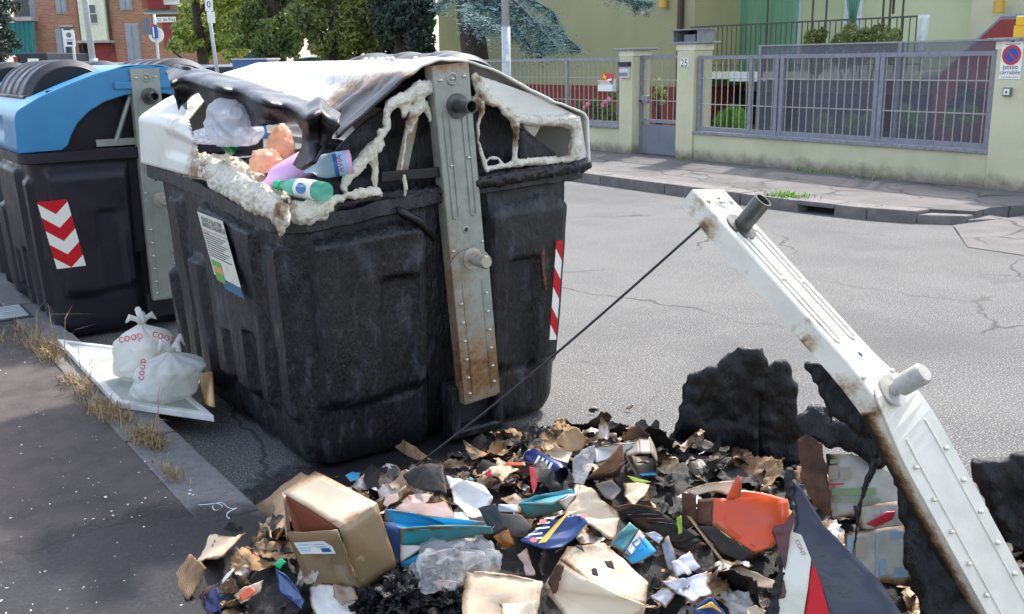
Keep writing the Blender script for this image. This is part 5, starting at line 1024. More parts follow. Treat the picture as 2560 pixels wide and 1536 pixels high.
panel('left_edge', [T1, T1+Vector((.012, .006, -.002)), F1+Vector((.02, .02, -.02)), F1+Vector((.0, .0, -.02))], 'card_light', bxr)
fn_ = ((T4-F1).cross(Bq[0]-F1)).normalized(); fn_ = fn_ if fn_.dot(CAM-F1) > 0 else -fn_
def fq(u, v, o_=.008): return F1.lerp(T4, u).lerp(Bq[0].lerp(Bq[1], u), v)+fn_*o_
MB().add([fq(.12, .16), fq(.80, .16), fq(.84, .36), fq(.18, .36)], [(0, 1, 2, 3)]).build('address_label', 'sign_white', bxr, fix=False)
for (a, b, v) in ((.17, .4, .2), (.18, .42, .25), (.19, .4, .29), (.5, .68, .2), (.52, .7, .24)): MB().add([fq(a, v, .0095), fq(b, v, .0095), fq(b, v+.015, .0095), fq(a, v+.015, .0095)], [(0, 1, 2, 3)]).build('print_line', 'label_lightblue', bxr, fix=False)
MB().add([fq(.60, .27, .0095), fq(.76, .27, .0095), fq(.77, .33, .0095), fq(.61, .33, .0095)], [(0, 1, 2, 3)]).build('print_block', 'label_navy', bxr, fix=False)
flat('cardboard_sheet', 'curled scorched cardboard sheet leaning behind the brown box', 'cardboard', [(602, 1284, .02), (680, 1228, .10), (749, 1179, .16), (770, 1192, .18), (708, 1236, .20), (726, 1312, .12), (683, 1345, .05), (640, 1325, .02)], 'card', bulge=.02, thick=.004)
flat('cardboard_sheet', 'torn pale cardboard edge below the curled sheet', 'cardboard', [(604, 1286, .025), (640, 1300, .05), (668, 1318, .06), (680, 1345, .05), (640, 1330, .02), (620, 1318, .01)], 'card_light', edge=.012)
flat('cardboard_sheet', 'flat beige cardboard sheet at the left end of the heap', 'cardboard', [(405, 1411, .05), (488, 1334, .07), (560, 1340, .08), (615, 1337, .09), (560, 1392, .08), (500, 1405, .06)], 'card_light')
flat('corrugated_board', 'brown corrugated board scrap at the lower left', 'cardboard', [(426, 1446, .07), (476, 1386, .11), (514, 1416, .11), (495, 1450, .09), (468, 1498, .07), (438, 1470, .06)], 'card_flute', thick=.006)
flat('corrugated_board', 'torn beige board under the corrugated scrap', 'cardboard', [(432, 1465, .02), (480, 1478, .04), (505, 1455, .04), (470, 1502, .02), (445, 1495, .01)], 'card_light', edge=.012)
flat('burnt_carton', 'crumpled white paper flap under the brown box', 'paper', [(770, 1460, .04), (830, 1462, .07), (900, 1470, .07), (915, 1500, .05), (880, 1545, .04), (800, 1560, .03), (775, 1500, .03)], 'paper_white', crumple=.02)
flat('kraft_scrap', 'tan torn kraft patch on the white paper flap', 'paper', [(835, 1462, .085), (885, 1466, .09), (898, 1500, .08), (855, 1512, .08), (832, 1490, .08)], 'card_taped', crumple=.015)
# blue folder
bf = thing('blue_folder', 'bright blue and teal printed cardboard folder beside the brown box', 'folder')
panel('inside_face', hp((961, 1274, .14), (1060, 1290, .17), (1212, 1305, .15), (1140, 1322, .13), (1001, 1328, .14), (961, 1305, .11)), 'cyan_print', bf, bulge=.01)
panel('side_strip', hp((961, 1303, .11), (998, 1319, .135), (1002, 1420, .02), (988, 1415, .01)), 'blue_print', bf)
panel('front_roll', hp((1001, 1327, .14), (1100, 1326, .15), (1227, 1319, .14), (1232, 1335, .10), (1124, 1366, .06), (1063, 1388, .04), (1003, 1422, .02)), 'teal_print', bf, bulge=.015)
panel('torn_patch', [p+Vector((-.008, -.012, .012)) for p in hp((1002, 1366, .08), (1060, 1368, .075), (1050, 1378, .065), (1003, 1412, .035))], 'paper_white', bf)
panel('lower_strip', [p+Vector((-.006, -.010, .010)) for p in hp((1003, 1412, .035), (1055, 1385, .055), (1075, 1388, .05), (1030, 1412, .03), (1003, 1423, .02))], 'cyan_print', bf)
def ballh(name, label, cat, px, py, dz, r, m, seed, **kw):
    o = crumpled((0, 0, 0), r, seed, **kw).build(name, m, None, smooth=35); o.location = hit(px, py, dz); return tag(o, label, cat) if label else o
ballh('plastic_film', 'crumpled clear plastic film in front of the blue folder', 'film', 1130, 1410, .05, (.10, .085, .06), 'film_clear', 11, sub=5, amp=.5)
ballh('plastic_film', 'spike of clear film to the right of the crumpled film', 'film', 1200, 1400, .04, (.04, .05, .055), 'film_clear', 12, sub=4, amp=.5)
for i, (px, py, r) in enumerate(((1075, 1445, .05), (955, 1455, .06), (1000, 1500, .07), (930, 1510, .05), (1145, 1500, .045))):
    ballh('charred_lump', ['round charred black lump under the clear film', 'charred lump below the right side of the brown box', 'large charred lump at the bottom below the blue folder', 'charred lump beside the white paper flap', 'small charred lump next to the pinkish board'][i], 'charred lump', px, py, .02, (r, r, r*.9), 'char', 20+i, sub=5, amp=.5, fs=3)
flat('pink_board', 'rounded pinkish brown board below the clear film', 'cardboard', [(1079, 1455, .06), (1095, 1449, .07), (1130, 1452, .07), (1160, 1460, .07), (1140, 1492, .05), (1100, 1478, .05)], 'pink_board', edge=0, crumple=.003, bulge=.01)
flat('kraft_board', 'tan cardboard panel with scorched edge at bottom centre', 'cardboard', [(1165, 1430, .10), (1250, 1434, .11), (1358, 1452, .11), (1345, 1540, .08), (1330, 1600, .07), (1150, 1600, .06), (1152, 1536, .07)], 'card_light', thick=.005)
flat('kraft_strip', 'folded tan strip across the bottom cardboard panel', 'cardboard', [(1250, 1508, .12), (1340, 1502, .12), (1350, 1540, .11), (1258, 1545, .11)], 'card_cream')
# small packs
dp = thing('dark_pack', 'dark slim pack with amber end standing on the heap', 'pack')
panel('face', hp((1195, 1270, .13), (1237, 1259, .15), (1269, 1323, .09), (1233, 1342, .07)), 'dark_pack', dp, crumple=.002); panel('amber_end', hp((1233, 1341, .075), (1269, 1322, .09), (1287, 1362, .05), (1258, 1370, .04)), 'amber_pack', dp)
gc = thing('grey_carton', 'small crushed grey carton right of the dark pack', 'carton')
panel('top', hp((1245, 1261, .10), (1296, 1263, .10), (1300, 1282, .09), (1245, 1280, .08)), 'paper_grey', gc); panel('side', hp((1246, 1283, .08), (1302, 1288, .09), (1331, 1318, .07), (1318, 1347, .02), (1268, 1340, .02)), 'grey_carton', gc)
flat('paper_sheet', 'bright white crumpled paper in the middle of the heap', 'paper', [(1118, 1194, .06), (1165, 1208, .09), (1205, 1212, .09), (1232, 1240, .08), (1222, 1292, .04), (1180, 1305, .04), (1140, 1262, .06), (1128, 1225, .06)], 'paper_white', crumple=.018)
flat('paper_sheet', 'torn pinkish white paper left of the bright paper', 'paper', [(986, 1243, .04), (1030, 1238, .07), (1052, 1232, .08), (1083, 1237, .07), (1060, 1258, .06), (1038, 1278, .05), (1015, 1262, .05)], 'paper_pink', crumple=.012, edge=.012)
flat('mauve_board', 'flat mauve brown board behind the blue folder', 'cardboard', [(938, 1254, .03), (990, 1235, .05), (1060, 1262, .06), (1110, 1250, .05), (1140, 1300, .05), (1060, 1300, .07), (975, 1280, .05)], 'mauve_card')
flat('white_flake', 'small white paper lump beside the blue folder top', 'paper', [(1132, 1280, .10), (1160, 1276, .11), (1172, 1298, .10), (1150, 1310, .09), (1133, 1302, .09)], 'paper_white', crumple=.02)
tp = thing('teal_pouch', 'folded teal plastic pouch right of the bright white paper', 'pouch')
panel('top_face', hp((1297, 1260, .08), (1340, 1238, .11), (1432, 1221, .12), (1436, 1234, .11), (1380, 1262, .10)), 'teal_pack', tp, bulge=.012); panel('front_face', hp((1297, 1261, .08), (1380, 1263, .10), (1437, 1235, .11), (1405, 1275, .05), (1345, 1295, .03), (1318, 1293, .03)), 'teal_print', tp); panel('torn_white', hp((1396, 1256, .105), (1425, 1240, .115), (1438, 1236, .11), (1412, 1275, .07)), 'paper_white', tp)
np_ = thing('blue_pouch', 'shiny dark blue food pouch with a yellow stripe', 'pouch')
NP = hp((1299, 1352, .07), (1375, 1293, .10), (1456, 1283, .10), (1470, 1303, .09), (1437, 1342, .08), (1407, 1365, .07), (1358, 1370, .06)); panel('pouch', NP, 'navy_pack', np_, bulge=.018, edge=.002)
def up(p, k=.02): return p+Vector((-.4, -.5, .75))*k
MB().add([up(q, .028) for q in hp((1344, 1369, .06), (1366, 1365, .065), (1418, 1298, .095), (1442, 1288, .095), (1424, 1290, .095), (1398, 1310, .09))], [(0, 1, 2, 5), (5, 2, 3, 4)]).build('yellow_stripe', 'yellow_print', np_, fix=False)
for (x, y_, w_) in ((1322, 1345, 34), (1340, 1330, 34), (1345, 1318, 30), (1362, 1305, 26), (1330, 1356, 26)): MB().add([up(q, .026) for q in hp((x, y_, .075), (x+w_, y_-4, .08), (x+w_, y_-1, .08), (x, y_+3, .075))], [(0, 1, 2, 3)]).build('print_line', 'sign_white', np_, fix=False)
for (x, y_) in ((1358, 1314), (1335, 1360), (1460, 1300)): MB().add([up(q, .028) for q in [hit(x+9*math.cos(a*.628), y_+6*math.sin(a*.628), .08) for a in range(10)]], [tuple(range(10))]).build('red_spot', 'chev_red', np_, fix=False)
can = thing('drink_can', 'crushed dark blue drinks can near the container base', 'can'); a, b = hit(1325, 1143, .05), hit(1418, 1195, .05); M = Matrix.Translation(a) @ (b-a).to_track_quat('Z', 'Y').to_matrix().to_4x4(); L_ = (b-a).length
L_ = min(L_, .17); MB().lathe([(.024, -.004), (.026, .0), (.033, .012), (.032, .05), (.030, .075), (.033, L_-.012), (.026, L_), (.025, L_+.003)], M, 24).build('body', 'can_blue', can, smooth=50); MB().lathe([(.001, .003), (.023, .003), (.025, -.003)], M, 24).build('end', 'can_silver', can, smooth=50)
cdir = (CAM-a).normalized(); ax_ = (b-a).normalized(); nd = (cdir-ax_*cdir.dot(ax_)).normalized()
for k in range(4):
    c = a+ax_*(L_*(.42+.13*k))+nd*.0335; s_ = ax_.cross(nd); MB().add([c-s_*.018, c+s_*.018, c+s_*.018+ax_*.012, c-s_*.018+ax_*.012], [(0, 1, 2, 3)]).build('print_block', 'sign_white', can, fix=False)
flat('cream_board', 'long cream board leaning behind the blue pouch', 'cardboard', [(1402, 1290, .05), (1440, 1245, .09), (1450, 1212, .11), (1480, 1222, .12), (1522, 1262, .11), (1552, 1297, .09), (1530, 1350, .07), (1470, 1310, .08)], 'card_cream', thick=.005)
pb = thing('parcel', 'large scorched cream parcel with rounded end at bottom', 'parcel')
panel('top_face', hp((1398, 1400, .13), (1420, 1366, .15), (1512, 1352, .17), (1560, 1392, .17), (1622, 1455, .16), (1614, 1512, .13), (1545, 1486, .14), (1470, 1450, .14)), 'card_cream', pb, bulge=.02, thick=.005); panel('front_face', hp((1358, 1472, .07), (1398, 1400, .13), (1470, 1451, .14), (1545, 1488, .14), (1614, 1514, .13), (1600, 1580, .06), (1440, 1580, .05)), 'card_cream', pb, thick=.005)
for x, y_ in ((1450, 1382), (1522, 1420), (1484, 1440)): panel('burn_hole', [up(q, .03) for q in hp((x-10, y_-6, .15), (x+6, y_-8, .155), (x+12, y_+12, .15), (x-2, y_+6, .15))], 'card_black', pb, .001, edge=.01)
flat('scorch_fold', 'brown scorched fold on the left end of the parcel', 'cardboard', [(1372, 1455, .105), (1392, 1410, .14), (1408, 1418, .145), (1396, 1470, .11), (1380, 1490, .09)], 'card_burnt', edge=.012)
cy = thing('cyan_carton', 'torn cyan and white printed carton behind the parcel', 'carton')
panel('grey_face', hp((1525, 1362, .10), (1550, 1330, .13), (1574, 1306, .14), (1595, 1325, .13), (1560, 1385, .10)), 'teal_print', cy); panel('cyan_face', hp((1556, 1392, .10), (1598, 1328, .14), (1642, 1378, .12), (1612, 1400, .10), (1578, 1412, .09)), 'cyan_print', cy); panel('white_flash', [up(q, .012) for q in hp((1560, 1388, .10), (1598, 1330, .14), (1612, 1345, .13), (1575, 1398, .10))], 'paper_white', cy)
c = up(hit(1598, 1392, .115), .03); text('LEI', .05, frame(c, hit(1625, 1375, .125)-hit(1580, 1405, .10), Vector((-.45, -.55, .7))), 'lettering', 'blue_print', cy)
wp = [([(1652, 1360, .06), (1672, 1340, .09), (1690, 1390, .08), (1700, 1440, .06), (1668, 1425, .04)], 'upright grey white leaflet right of the cyan carton'), ([(1680, 1405, .12), (1726, 1378, .14), (1752, 1420, .12), (1690, 1444, .10)], 'small folded grey leaflet lying on the white papers'), ([(1650, 1452, .05), (1700, 1448, .08), (1768, 1428, .08), (1778, 1485, .06), (1730, 1508, .05), (1690, 1480, .06)], 'large torn grey white leaflet below the small folded one'), ([(1628, 1490, .06), (1660, 1470, .07), (1690, 1485, .06), (1665, 1518, .05)], 'curled white slip between the parcel and the leaflets'), ([(1612, 1335, .09), (1640, 1330, .10), (1660, 1345, .09), (1648, 1362, .08)], 'white scrap above the leaflets')]
for pts, lab in wp: flat('leaflet', lab, 'paper', pts, 'paper_grey', crumple=.014)
flat('leaflet_band', None, None, [(1694, 1402, .14), (1704, 1397, .14), (1732, 1432, .125), (1722, 1436, .125)], 'paper_white', bpy.data.objects['leaflet.001'], thick=.001)
wd = thing('split_carton', 'split brown wood coloured carton at the top of the heap', 'carton')
panel('upper_face', hp((1470, 1194, .05), (1520, 1150, .12), (1556, 1108, .16), (1562, 1150, .12), (1535, 1178, .09)), 'wood_brown', wd, bulge=.01); panel('lower_face', hp((1470, 1196, .045), (1535, 1180, .085), (1562, 1155, .11), (1545, 1190, .05), (1500, 1200, .03)), 'card_burnt', wd)
oc = thing('open_carton', 'hollow grey carton with its open end to the left', 'carton')
oc_f = hp((1566, 1142, .10), (1600, 1134, .13), (1628, 1134, .13), (1642, 1160, .10), (1644, 1188, .05), (1592, 1192, .04), (1578, 1170, .07)); ocd = Vector((.10, .12, 0))
for i in range(len(oc_f)): j = (i+1) % len(oc_f); panel('side', [oc_f[i], oc_f[j], oc_f[j]+ocd, oc_f[i]+ocd], 'grey_carton', oc, .004)
flat('carton_inside', None, None, [(1595, 1186, .05), (1640, 1182, .055), (1642, 1188, .05), (1600, 1192, .045)], 'cyan_print', oc, thick=.001)
mis = [('beige_carton', 'beige folded carton at the top edge of the heap', 'carton', [(1392, 1104, .06), (1412, 1080, .10), (1436, 1066, .14), (1472, 1098, .12), (1462, 1120, .08), (1428, 1134, .06)], 'card'), ('paper_scrap', 'white grey paper behind the split carton', 'paper', [(1488, 1120, .08), (1540, 1110, .13), (1586, 1108, .12), (1570, 1130, .09), (1520, 1150, .07), (1490, 1160, .05)], 'paper_white'),
 ('paper_scrap', 'pale crumpled scrap left of the split carton', 'paper', [(1362, 1128, .05), (1390, 1116, .08), (1430, 1130, .07), (1420, 1160, .05), (1385, 1150, .05)], 'card_cream'), ('burnt_paper', 'charred curled paper above the open carton', 'paper', [(1552, 1102, .10), (1575, 1075, .14), (1598, 1062, .16), (1624, 1090, .13), (1610, 1110, .10), (1580, 1104, .10)], 'card_burnt'),
 ('lime_scrap', 'lime green triangle of card under the open carton', 'paper', [(1566, 1190, .06), (1630, 1206, .06), (1585, 1210, .05)], 'lime_print'), ('cream_scrap', 'creased cream paper below the lime scrap', 'paper', [(1560, 1210, .07), (1628, 1208, .07), (1612, 1240, .06), (1585, 1265, .05), (1560, 1240, .05)], 'card_light'),
 ('grey_scrap', 'crumpled grey paper left of the cream creased one', 'paper', [(1490, 1212, .08), (1530, 1202, .10), (1552, 1225, .08), (1530, 1252, .06), (1505, 1240, .06)], 'grey_carton'), ('clear_cup', 'dirty clear plastic cup left of the split carton', 'cup', [(1432, 1150, .07), (1455, 1128, .10), (1488, 1112, .11), (1486, 1150, .07), (1460, 1210, .03), (1435, 1205, .03)], 'film_clear'),
 ('red_carton', 'red and yellow striped carton beside the drinks can', 'carton', [(1258, 1160, .05), (1300, 1155, .07), (1338, 1160, .06), (1335, 1188, .03), (1270, 1190, .03)], 'card_burnt'), ('red_strip', 'thin red printed strip on the striped carton', 'paper', [(1255, 1162, .075), (1262, 1156, .08), (1310, 1152, .085), (1312, 1160, .08)], 'orange_card'), ('red_wrapper', 'dark red wrapper sticking out below the can', 'wrapper', [(1322, 1165, .08), (1334, 1168, .08), (1342, 1215, .04), (1334, 1238, .03), (1326, 1210, .05)], 'red_pack'),
 ('paper_scrap', 'cream scrap with red corner near the container base', 'paper', [(1180, 1205, .03), (1215, 1180, .06), (1250, 1185, .06), (1240, 1200, .04), (1200, 1216, .03)], 'card_light'), ('red_scrap', 'small red scrap on the cream scrap', 'paper', [(1212, 1185, .075), (1226, 1174, .08), (1236, 1190, .075), (1222, 1194, .07)], 'red_pack'),
 ('corrugated_board', 'small brown corrugated piece against the burnt container base', 'cardboard', [(986, 1118, .08), (1008, 1100, .11), (1038, 1118, .11), (1080, 1150, .08), (1040, 1150, .06), (1010, 1135, .07)], 'card_flute'), ('green_leaflet', 'cream and dark green leaflet near the cable end', 'paper', [(952, 1172, .05), (968, 1158, .08), (992, 1164, .08), (1005, 1195, .06), (1022, 1222, .04), (975, 1222, .03)], 'paper_white'), ('green_print', 'dark green print on the leaflet near the cable end', 'paper', [(974, 1162, .09), (990, 1166, .09), (1004, 1196, .07), (985, 1192, .07)], 'leaf_spruce'),
 ('blue_scrap', 'tiny blue and brown scrap at the container corner', 'paper', [(862, 1188, .03), (880, 1178, .05), (900, 1182, .05), (898, 1202, .03), (875, 1204, .02)], 'cyan_print'), ('burnt_board', 'dark scorched board under the thin cable', 'cardboard', [(1010, 1190, .08), (1060, 1160, .11), (1108, 1160, .10), (1114, 1235, .05), (1060, 1225, .05), (1020, 1215, .05)], 'card_black'), ('burnt_bag', 'black burnt bag left of the green leaflet', 'bag', [(905, 1178, .05), (930, 1160, .08), (950, 1175, .07), (948, 1220, .04), (920, 1230, .03)], 'card_black'),
 ('pink_strip', 'narrow curled pink and white strip by the parcel', 'paper', [(1294, 1388, .07), (1316, 1370, .10), (1322, 1400, .08), (1338, 1440, .06), (1312, 1440, .05), (1308, 1410, .06)], 'paper_pink'), ('silver_foil', 'crumpled white foil right of the clear film', 'foil', [(1168, 1370, .07), (1205, 1368, .09), (1250, 1378, .08), (1258, 1392, .06), (1215, 1392, .06)], 'paper_white'), ('navy_box', 'dark blue printed box among the black scraps at lower left', 'box', [(690, 1420, .05), (720, 1440, .08), (760, 1500, .06), (755, 1525, .04), (700, 1480, .04)], 'navy_pack'),
 ('orange_scrap', 'orange and cream crumpled packet at lower left', 'packet', [(580, 1490, .05), (610, 1470, .08), (655, 1452, .08), (650, 1480, .06), (600, 1515, .04)], 'card_cream'), ('orange_scrap', 'orange print on the crumpled packet', 'packet', [(598, 1488, .085), (625, 1468, .095), (640, 1480, .085), (605, 1505, .07)], 'orange_card'), ('green_scrap', 'small bright green scrap left of the brown box', 'paper', [(682, 1412, .06), (700, 1398, .08), (714, 1406, .08), (700, 1424, .05)], 'cap_green'), ('white_slip', 'narrow white slip at lower left', 'paper', [(552, 1452, .05), (588, 1418, .08), (590, 1428, .08), (558, 1462, .05)], 'paper_white'),
 ('blue_wrapper', 'dark blue crushed carton below the corrugated scrap', 'carton', [(510, 1490, .05), (548, 1465, .08), (552, 1530, .05), (518, 1545, .03)], 'can_blue'), ('burnt_carton', 'brown scorched carton left of the blue crushed one', 'carton', [(470, 1505, .04), (515, 1465, .07), (545, 1455, .07), (510, 1500, .06), (480, 1540, .03)], 'card_burnt'), ('navy_leaf', 'navy and yellow striped leaflet at the bottom right of the parcel', 'leaflet', [(1735, 1520, .08), (1778, 1490, .11), (1815, 1530, .09), (1830, 1570, .07), (1740, 1570, .06)], 'navy_pack'), ('yellow_leaf', 'yellow stripe of the navy leaflet', 'leaflet', [(1738, 1524, .10), (1780, 1505, .115), (1808, 1535, .10), (1780, 1518, .105)], 'yellow_print'),
 ('cream_scrap', 'round cream torn card beside the melted sticker wall', 'paper', [(1868, 1522, .07), (1890, 1514, .09), (1915, 1528, .09), (1905, 1560, .06), (1870, 1556, .06)], 'card_cream'), ('lime_scrap', 'small green and red scrap left of the orange bag', 'paper', [(1690, 1296, .10), (1700, 1292, .12), (1706, 1335, .07), (1694, 1340, .06)], 'lime_print')]
for nm, lab, cat, pts, m_ in mis: flat(nm, lab, cat, pts, m_, crumple=.011, edge=.007)
# stack of burnt pages
bp_ = thing('burnt_magazines', 'fanned stack of charred magazines in the middle of the heap', 'magazines')
for k in range(7): panel('page', [p+Vector((.012*k, -.01*k, -.012*k)) for p in hp((1528+R.uniform(-8, 8), 1268, .10), (1580, 1262+R.uniform(-6, 6), .11), (1640, 1270, .10), (1690, 1305, .08), (1640, 1325, .06), (1580, 1300, .07))], 'card_black' if k % 3 else 'card_burnt', bp_, .003, crumple=.02)
# orange card bag
ob = thing('orange_bag', 'torn glossy orange carton with scorched edges', 'carton')
panel('orange_face', hp((1783, 1246, .13), (1812, 1248, .14), (1850, 1228, .16), (1905, 1234, .16), (1968, 1250, .15), (1972, 1306, .10), (1930, 1370, .06), (1886, 1384, .05), (1830, 1350, .06), (1780, 1314, .08)), 'orange_card', ob, bulge=-.015)
panel('left_flap', hp((1745, 1248, .12), (1783, 1245, .13), (1780, 1316, .08), (1742, 1310, .07)), 'card_burnt', ob); panel('lining', hp((1712, 1228, .14), (1770, 1210, .17), (1838, 1202, .18), (1825, 1240, .15), (1782, 1228, .15), (1735, 1240, .13)), 'card_cream', ob)  # left flap is scorched brown card
panel('tongue', hp((1815, 1248, .15), (1832, 1215, .19), (1846, 1188, .22), (1856, 1200, .21), (1850, 1250, .15)), 'orange_card', ob); panel('brown_side', hp((1704, 1232, .13), (1740, 1238, .14), (1742, 1310, .07), (1706, 1330, .04)), 'card_burnt', ob); panel('lower_edge', hp((1745, 1315, .08), (1782, 1316, .085), (1886, 1386, .055), (1855, 1405, .04), (1800, 1380, .05)), 'card_black', ob)
panel('torn_flap', hp((1798, 1395, .06), (1840, 1410, .07), (1943, 1455, .06), (1935, 1472, .05), (1890, 1468, .045), (1815, 1425, .05)), 'card_light', ob, edge=.008); panel('folded_edge', hp((1716, 1290, .08), (1726, 1292, .085), (1815, 1410, .055), (1800, 1400, .05)), 'card_light', ob)
# countless small flakes of charred paper and board over the heap
rg = np.random.default_rng(4)
def flakes(name, label, m, n, smin, smax, seed, b0=.2, b1=.9, tilt=.6, NN=7):
    rg_ = random.Random(seed); mb = MB(); bvals = []
    while n:
        x, y_ = rg_.uniform(.7, 3.0), rg_.uniform(1.2, 3.45); z = mound(x, y_)
        if z < .012 and rg_.random() < .93: continue
        n -= 1; s_ = rg_.uniform(smin, smax); q = Matrix.Rotation(rg_.uniform(0, 6.28), 3, 'Z') @ Matrix.Rotation(rg_.gauss(0, tilt), 3, 'X') @ Matrix.Rotation(rg_.gauss(0, tilt*.7), 3, 'Y'); c = Vector((x, y_, z+.006+rg_.random()*.02))
        cu, cv, sd, asp = rg_.gauss(0, 9), rg_.gauss(0, 6), rg_.uniform(0, 99), rg_.uniform(.4, 1); pts = []; N_ = NN; fb = rg_.uniform(b0, b1)
        for j in range(N_+1):
            for i in range(N_+1):
                u, v = (i/N_-.5)*2*s_, (j/N_-.5)*2*s_*asp; e_ = max(abs(i/N_-.5), abs(j/N_-.5))*2
                rc = 1-.30*abs((i/N_-.5)*(j/N_-.5))*4; rn = 1-.35*e_*abs(nz(i*.7, j*.7, sd)); u *= rc*rn; v *= rc*rn*(1-.3*e_*abs(nz(i*.5, j*.5, sd+9))); bvals.append(min(1, fb*(.55+.45*e_)+.5*nz(u*25, v*25, sd+5))); pts.append(c+q @ Vector((u, v, .5*cu*u*u+.5*cv*v*v+s_*.5*nz(u*16/max(.03, s_)*.06, v*16/max(.03, s_)*.06, sd)+s_*.30*abs(nz(u*2.6/s_, v*2.6/s_, sd+3))+.10*s_*nz(u*6/s_, v*6/s_, sd+8))))
        mb.add(pts, [(j*(N_+1)+i, j*(N_+1)+i+1, (j+1)*(N_+1)+i+1, (j+1)*(N_+1)+i) for j in range(N_) for i in range(N_)])
    o = mb.build(name, m, None, smooth=50, fix=False); at = o.data.attributes.new('burn', 'FLOAT', 'POINT'); at.data.foreach_set('value', bvals); return tag(stuff(o), label, 'scraps')
flakes('charred_scraps', 'countless black flakes of burnt paper over the heap', 'card_cream', 480, .012, .06, 1, .9, 1.4); flakes('brown_scraps', 'countless scorched brown board scraps over the heap', 'card', 130, .012, .05, 2, .45, 1.)
flakes('pale_scraps', 'countless pale paper and board shreds over the heap', 'card_cream', 90, .01, .04, 3, .2, .7); flakes('white_scraps', 'countless white paper bits scattered over the heap', 'paper_white', 110, .006, .035, 5, .1, .65); flakes('colour_scraps', 'countless coloured print shreds over the heap', 'teal_print', 40, .012, .04, 6, .2, .7); flakes('kraft_scraps', 'countless kraft brown shreds over the heap', 'card_light', 60, .012, .045, 7, .3, .85)
for nm, lab, m_, n_, sd_ in (('board_pieces', 'larger scorched board pieces lying through the heap', 'card_light', 60, 41), ('paper_pieces', 'larger crumpled white paper pieces in the heap', 'paper_white', 48, 42), ('brown_pieces', 'larger brown wrapping pieces in the heap', 'card', 60, 43), ('grey_pieces', 'larger grey carton pieces in the heap', 'grey_carton', 18, 44), ('blue_pieces', 'larger blue printed pieces in the heap', 'blue_print', 4, 45), ('burnt_pieces', 'larger charred sheets in the heap', 'card_black', 60, 46)):
    flakes(nm, lab, m_, n_, .045, .115, sd_, .15, .75, .38, 14)
# ------------------------------------------------------------------ the collapsed neighbour: bent arm, charred remains
fc = thing('collapsed_container', 'remains of a burnt down container with its bent steel arm leaning', 'waste container', (2.45, 1.5, 0)); FO = Vector((2.45, 1.5, 0))
Lp = CAM+ray(2225, 972)*2.58; Tp = CAM+ray(1775, 478)*2.92; Fp = CAM+ray(2590, 1640)*2.68
a_up = (Tp-Lp).normalized(); a_lo = (Lp-Fp).normalized()
def nrm(axis, at_, ce):
    v = (CAM-at_).normalized(); e1 = (v-axis*v.dot(axis)).normalized(); e2 = axis.cross(e1); return (e1*ce+e2*math.sqrt(1-ce*ce)).normalized()
def abend(p):
    z0 = .62; t = sstep(.45, .75, p.z); ax_ = a_lo.lerp(a_up, sstep(z0-.12, z0+.10, p.z)).normalized(); c = Lp+(a_up*(p.z-z0) if p.z > z0 else a_lo*(p.z-z0)*1.25)
    v = (CAM-c).normalized(); e1 = (v-ax_*v.dot(ax_)).normalized(); e2 = ax_.cross(e1); th = math.radians(44+22*t); nn_ = e1*math.cos(th)+e2*math.sin(th); sx = nn_.cross(ax_)
    return c-FO+sx*p.x+nn_*(-p.y)
am = bpy.data.objects.new('lifting_arm', None); COL.objects.link(am); am.parent = fc
def fburn(c):
    w_ = Vector(c)+FO-Lp; al = w_.dot(a_lo)
    if al < -.02:                                                # flanks of the lower half are sooted
        v = (CAM-Lp-a_lo*al*.5).normalized(); e1 = (v-a_lo*v.dot(a_lo)).normalized(); e2 = a_lo.cross(e1); nn_ = e1*math.cos(.768)+e2*math.sin(.768)
        if w_.dot(nn_) < -.02: return .95
    p = proj(Vector(c)+FO); n_ = .5+.9*nz(c.x, c.y, c.z, 26)
    return max(0, min(1, n_*(.8*g2(p, 1755, 560, 30, 45)+.7*g2(p, 1985, 880, 45, 60)+.8*g2(p, 2080, 990, 60, 50)+.5*g2(p, 1735, 500, 20, 20)+.35*g2(p, 2030, 800, 25, 30)+.4*g2(p, 2190, 1010, 30, 50))+.10*max(0, nz(c.x, c.y, c.z, 9))+.05))
arm_parts(am, 'steel_white', fburn, abend, 'rivet', 'pin_dark', 'bar_galv')
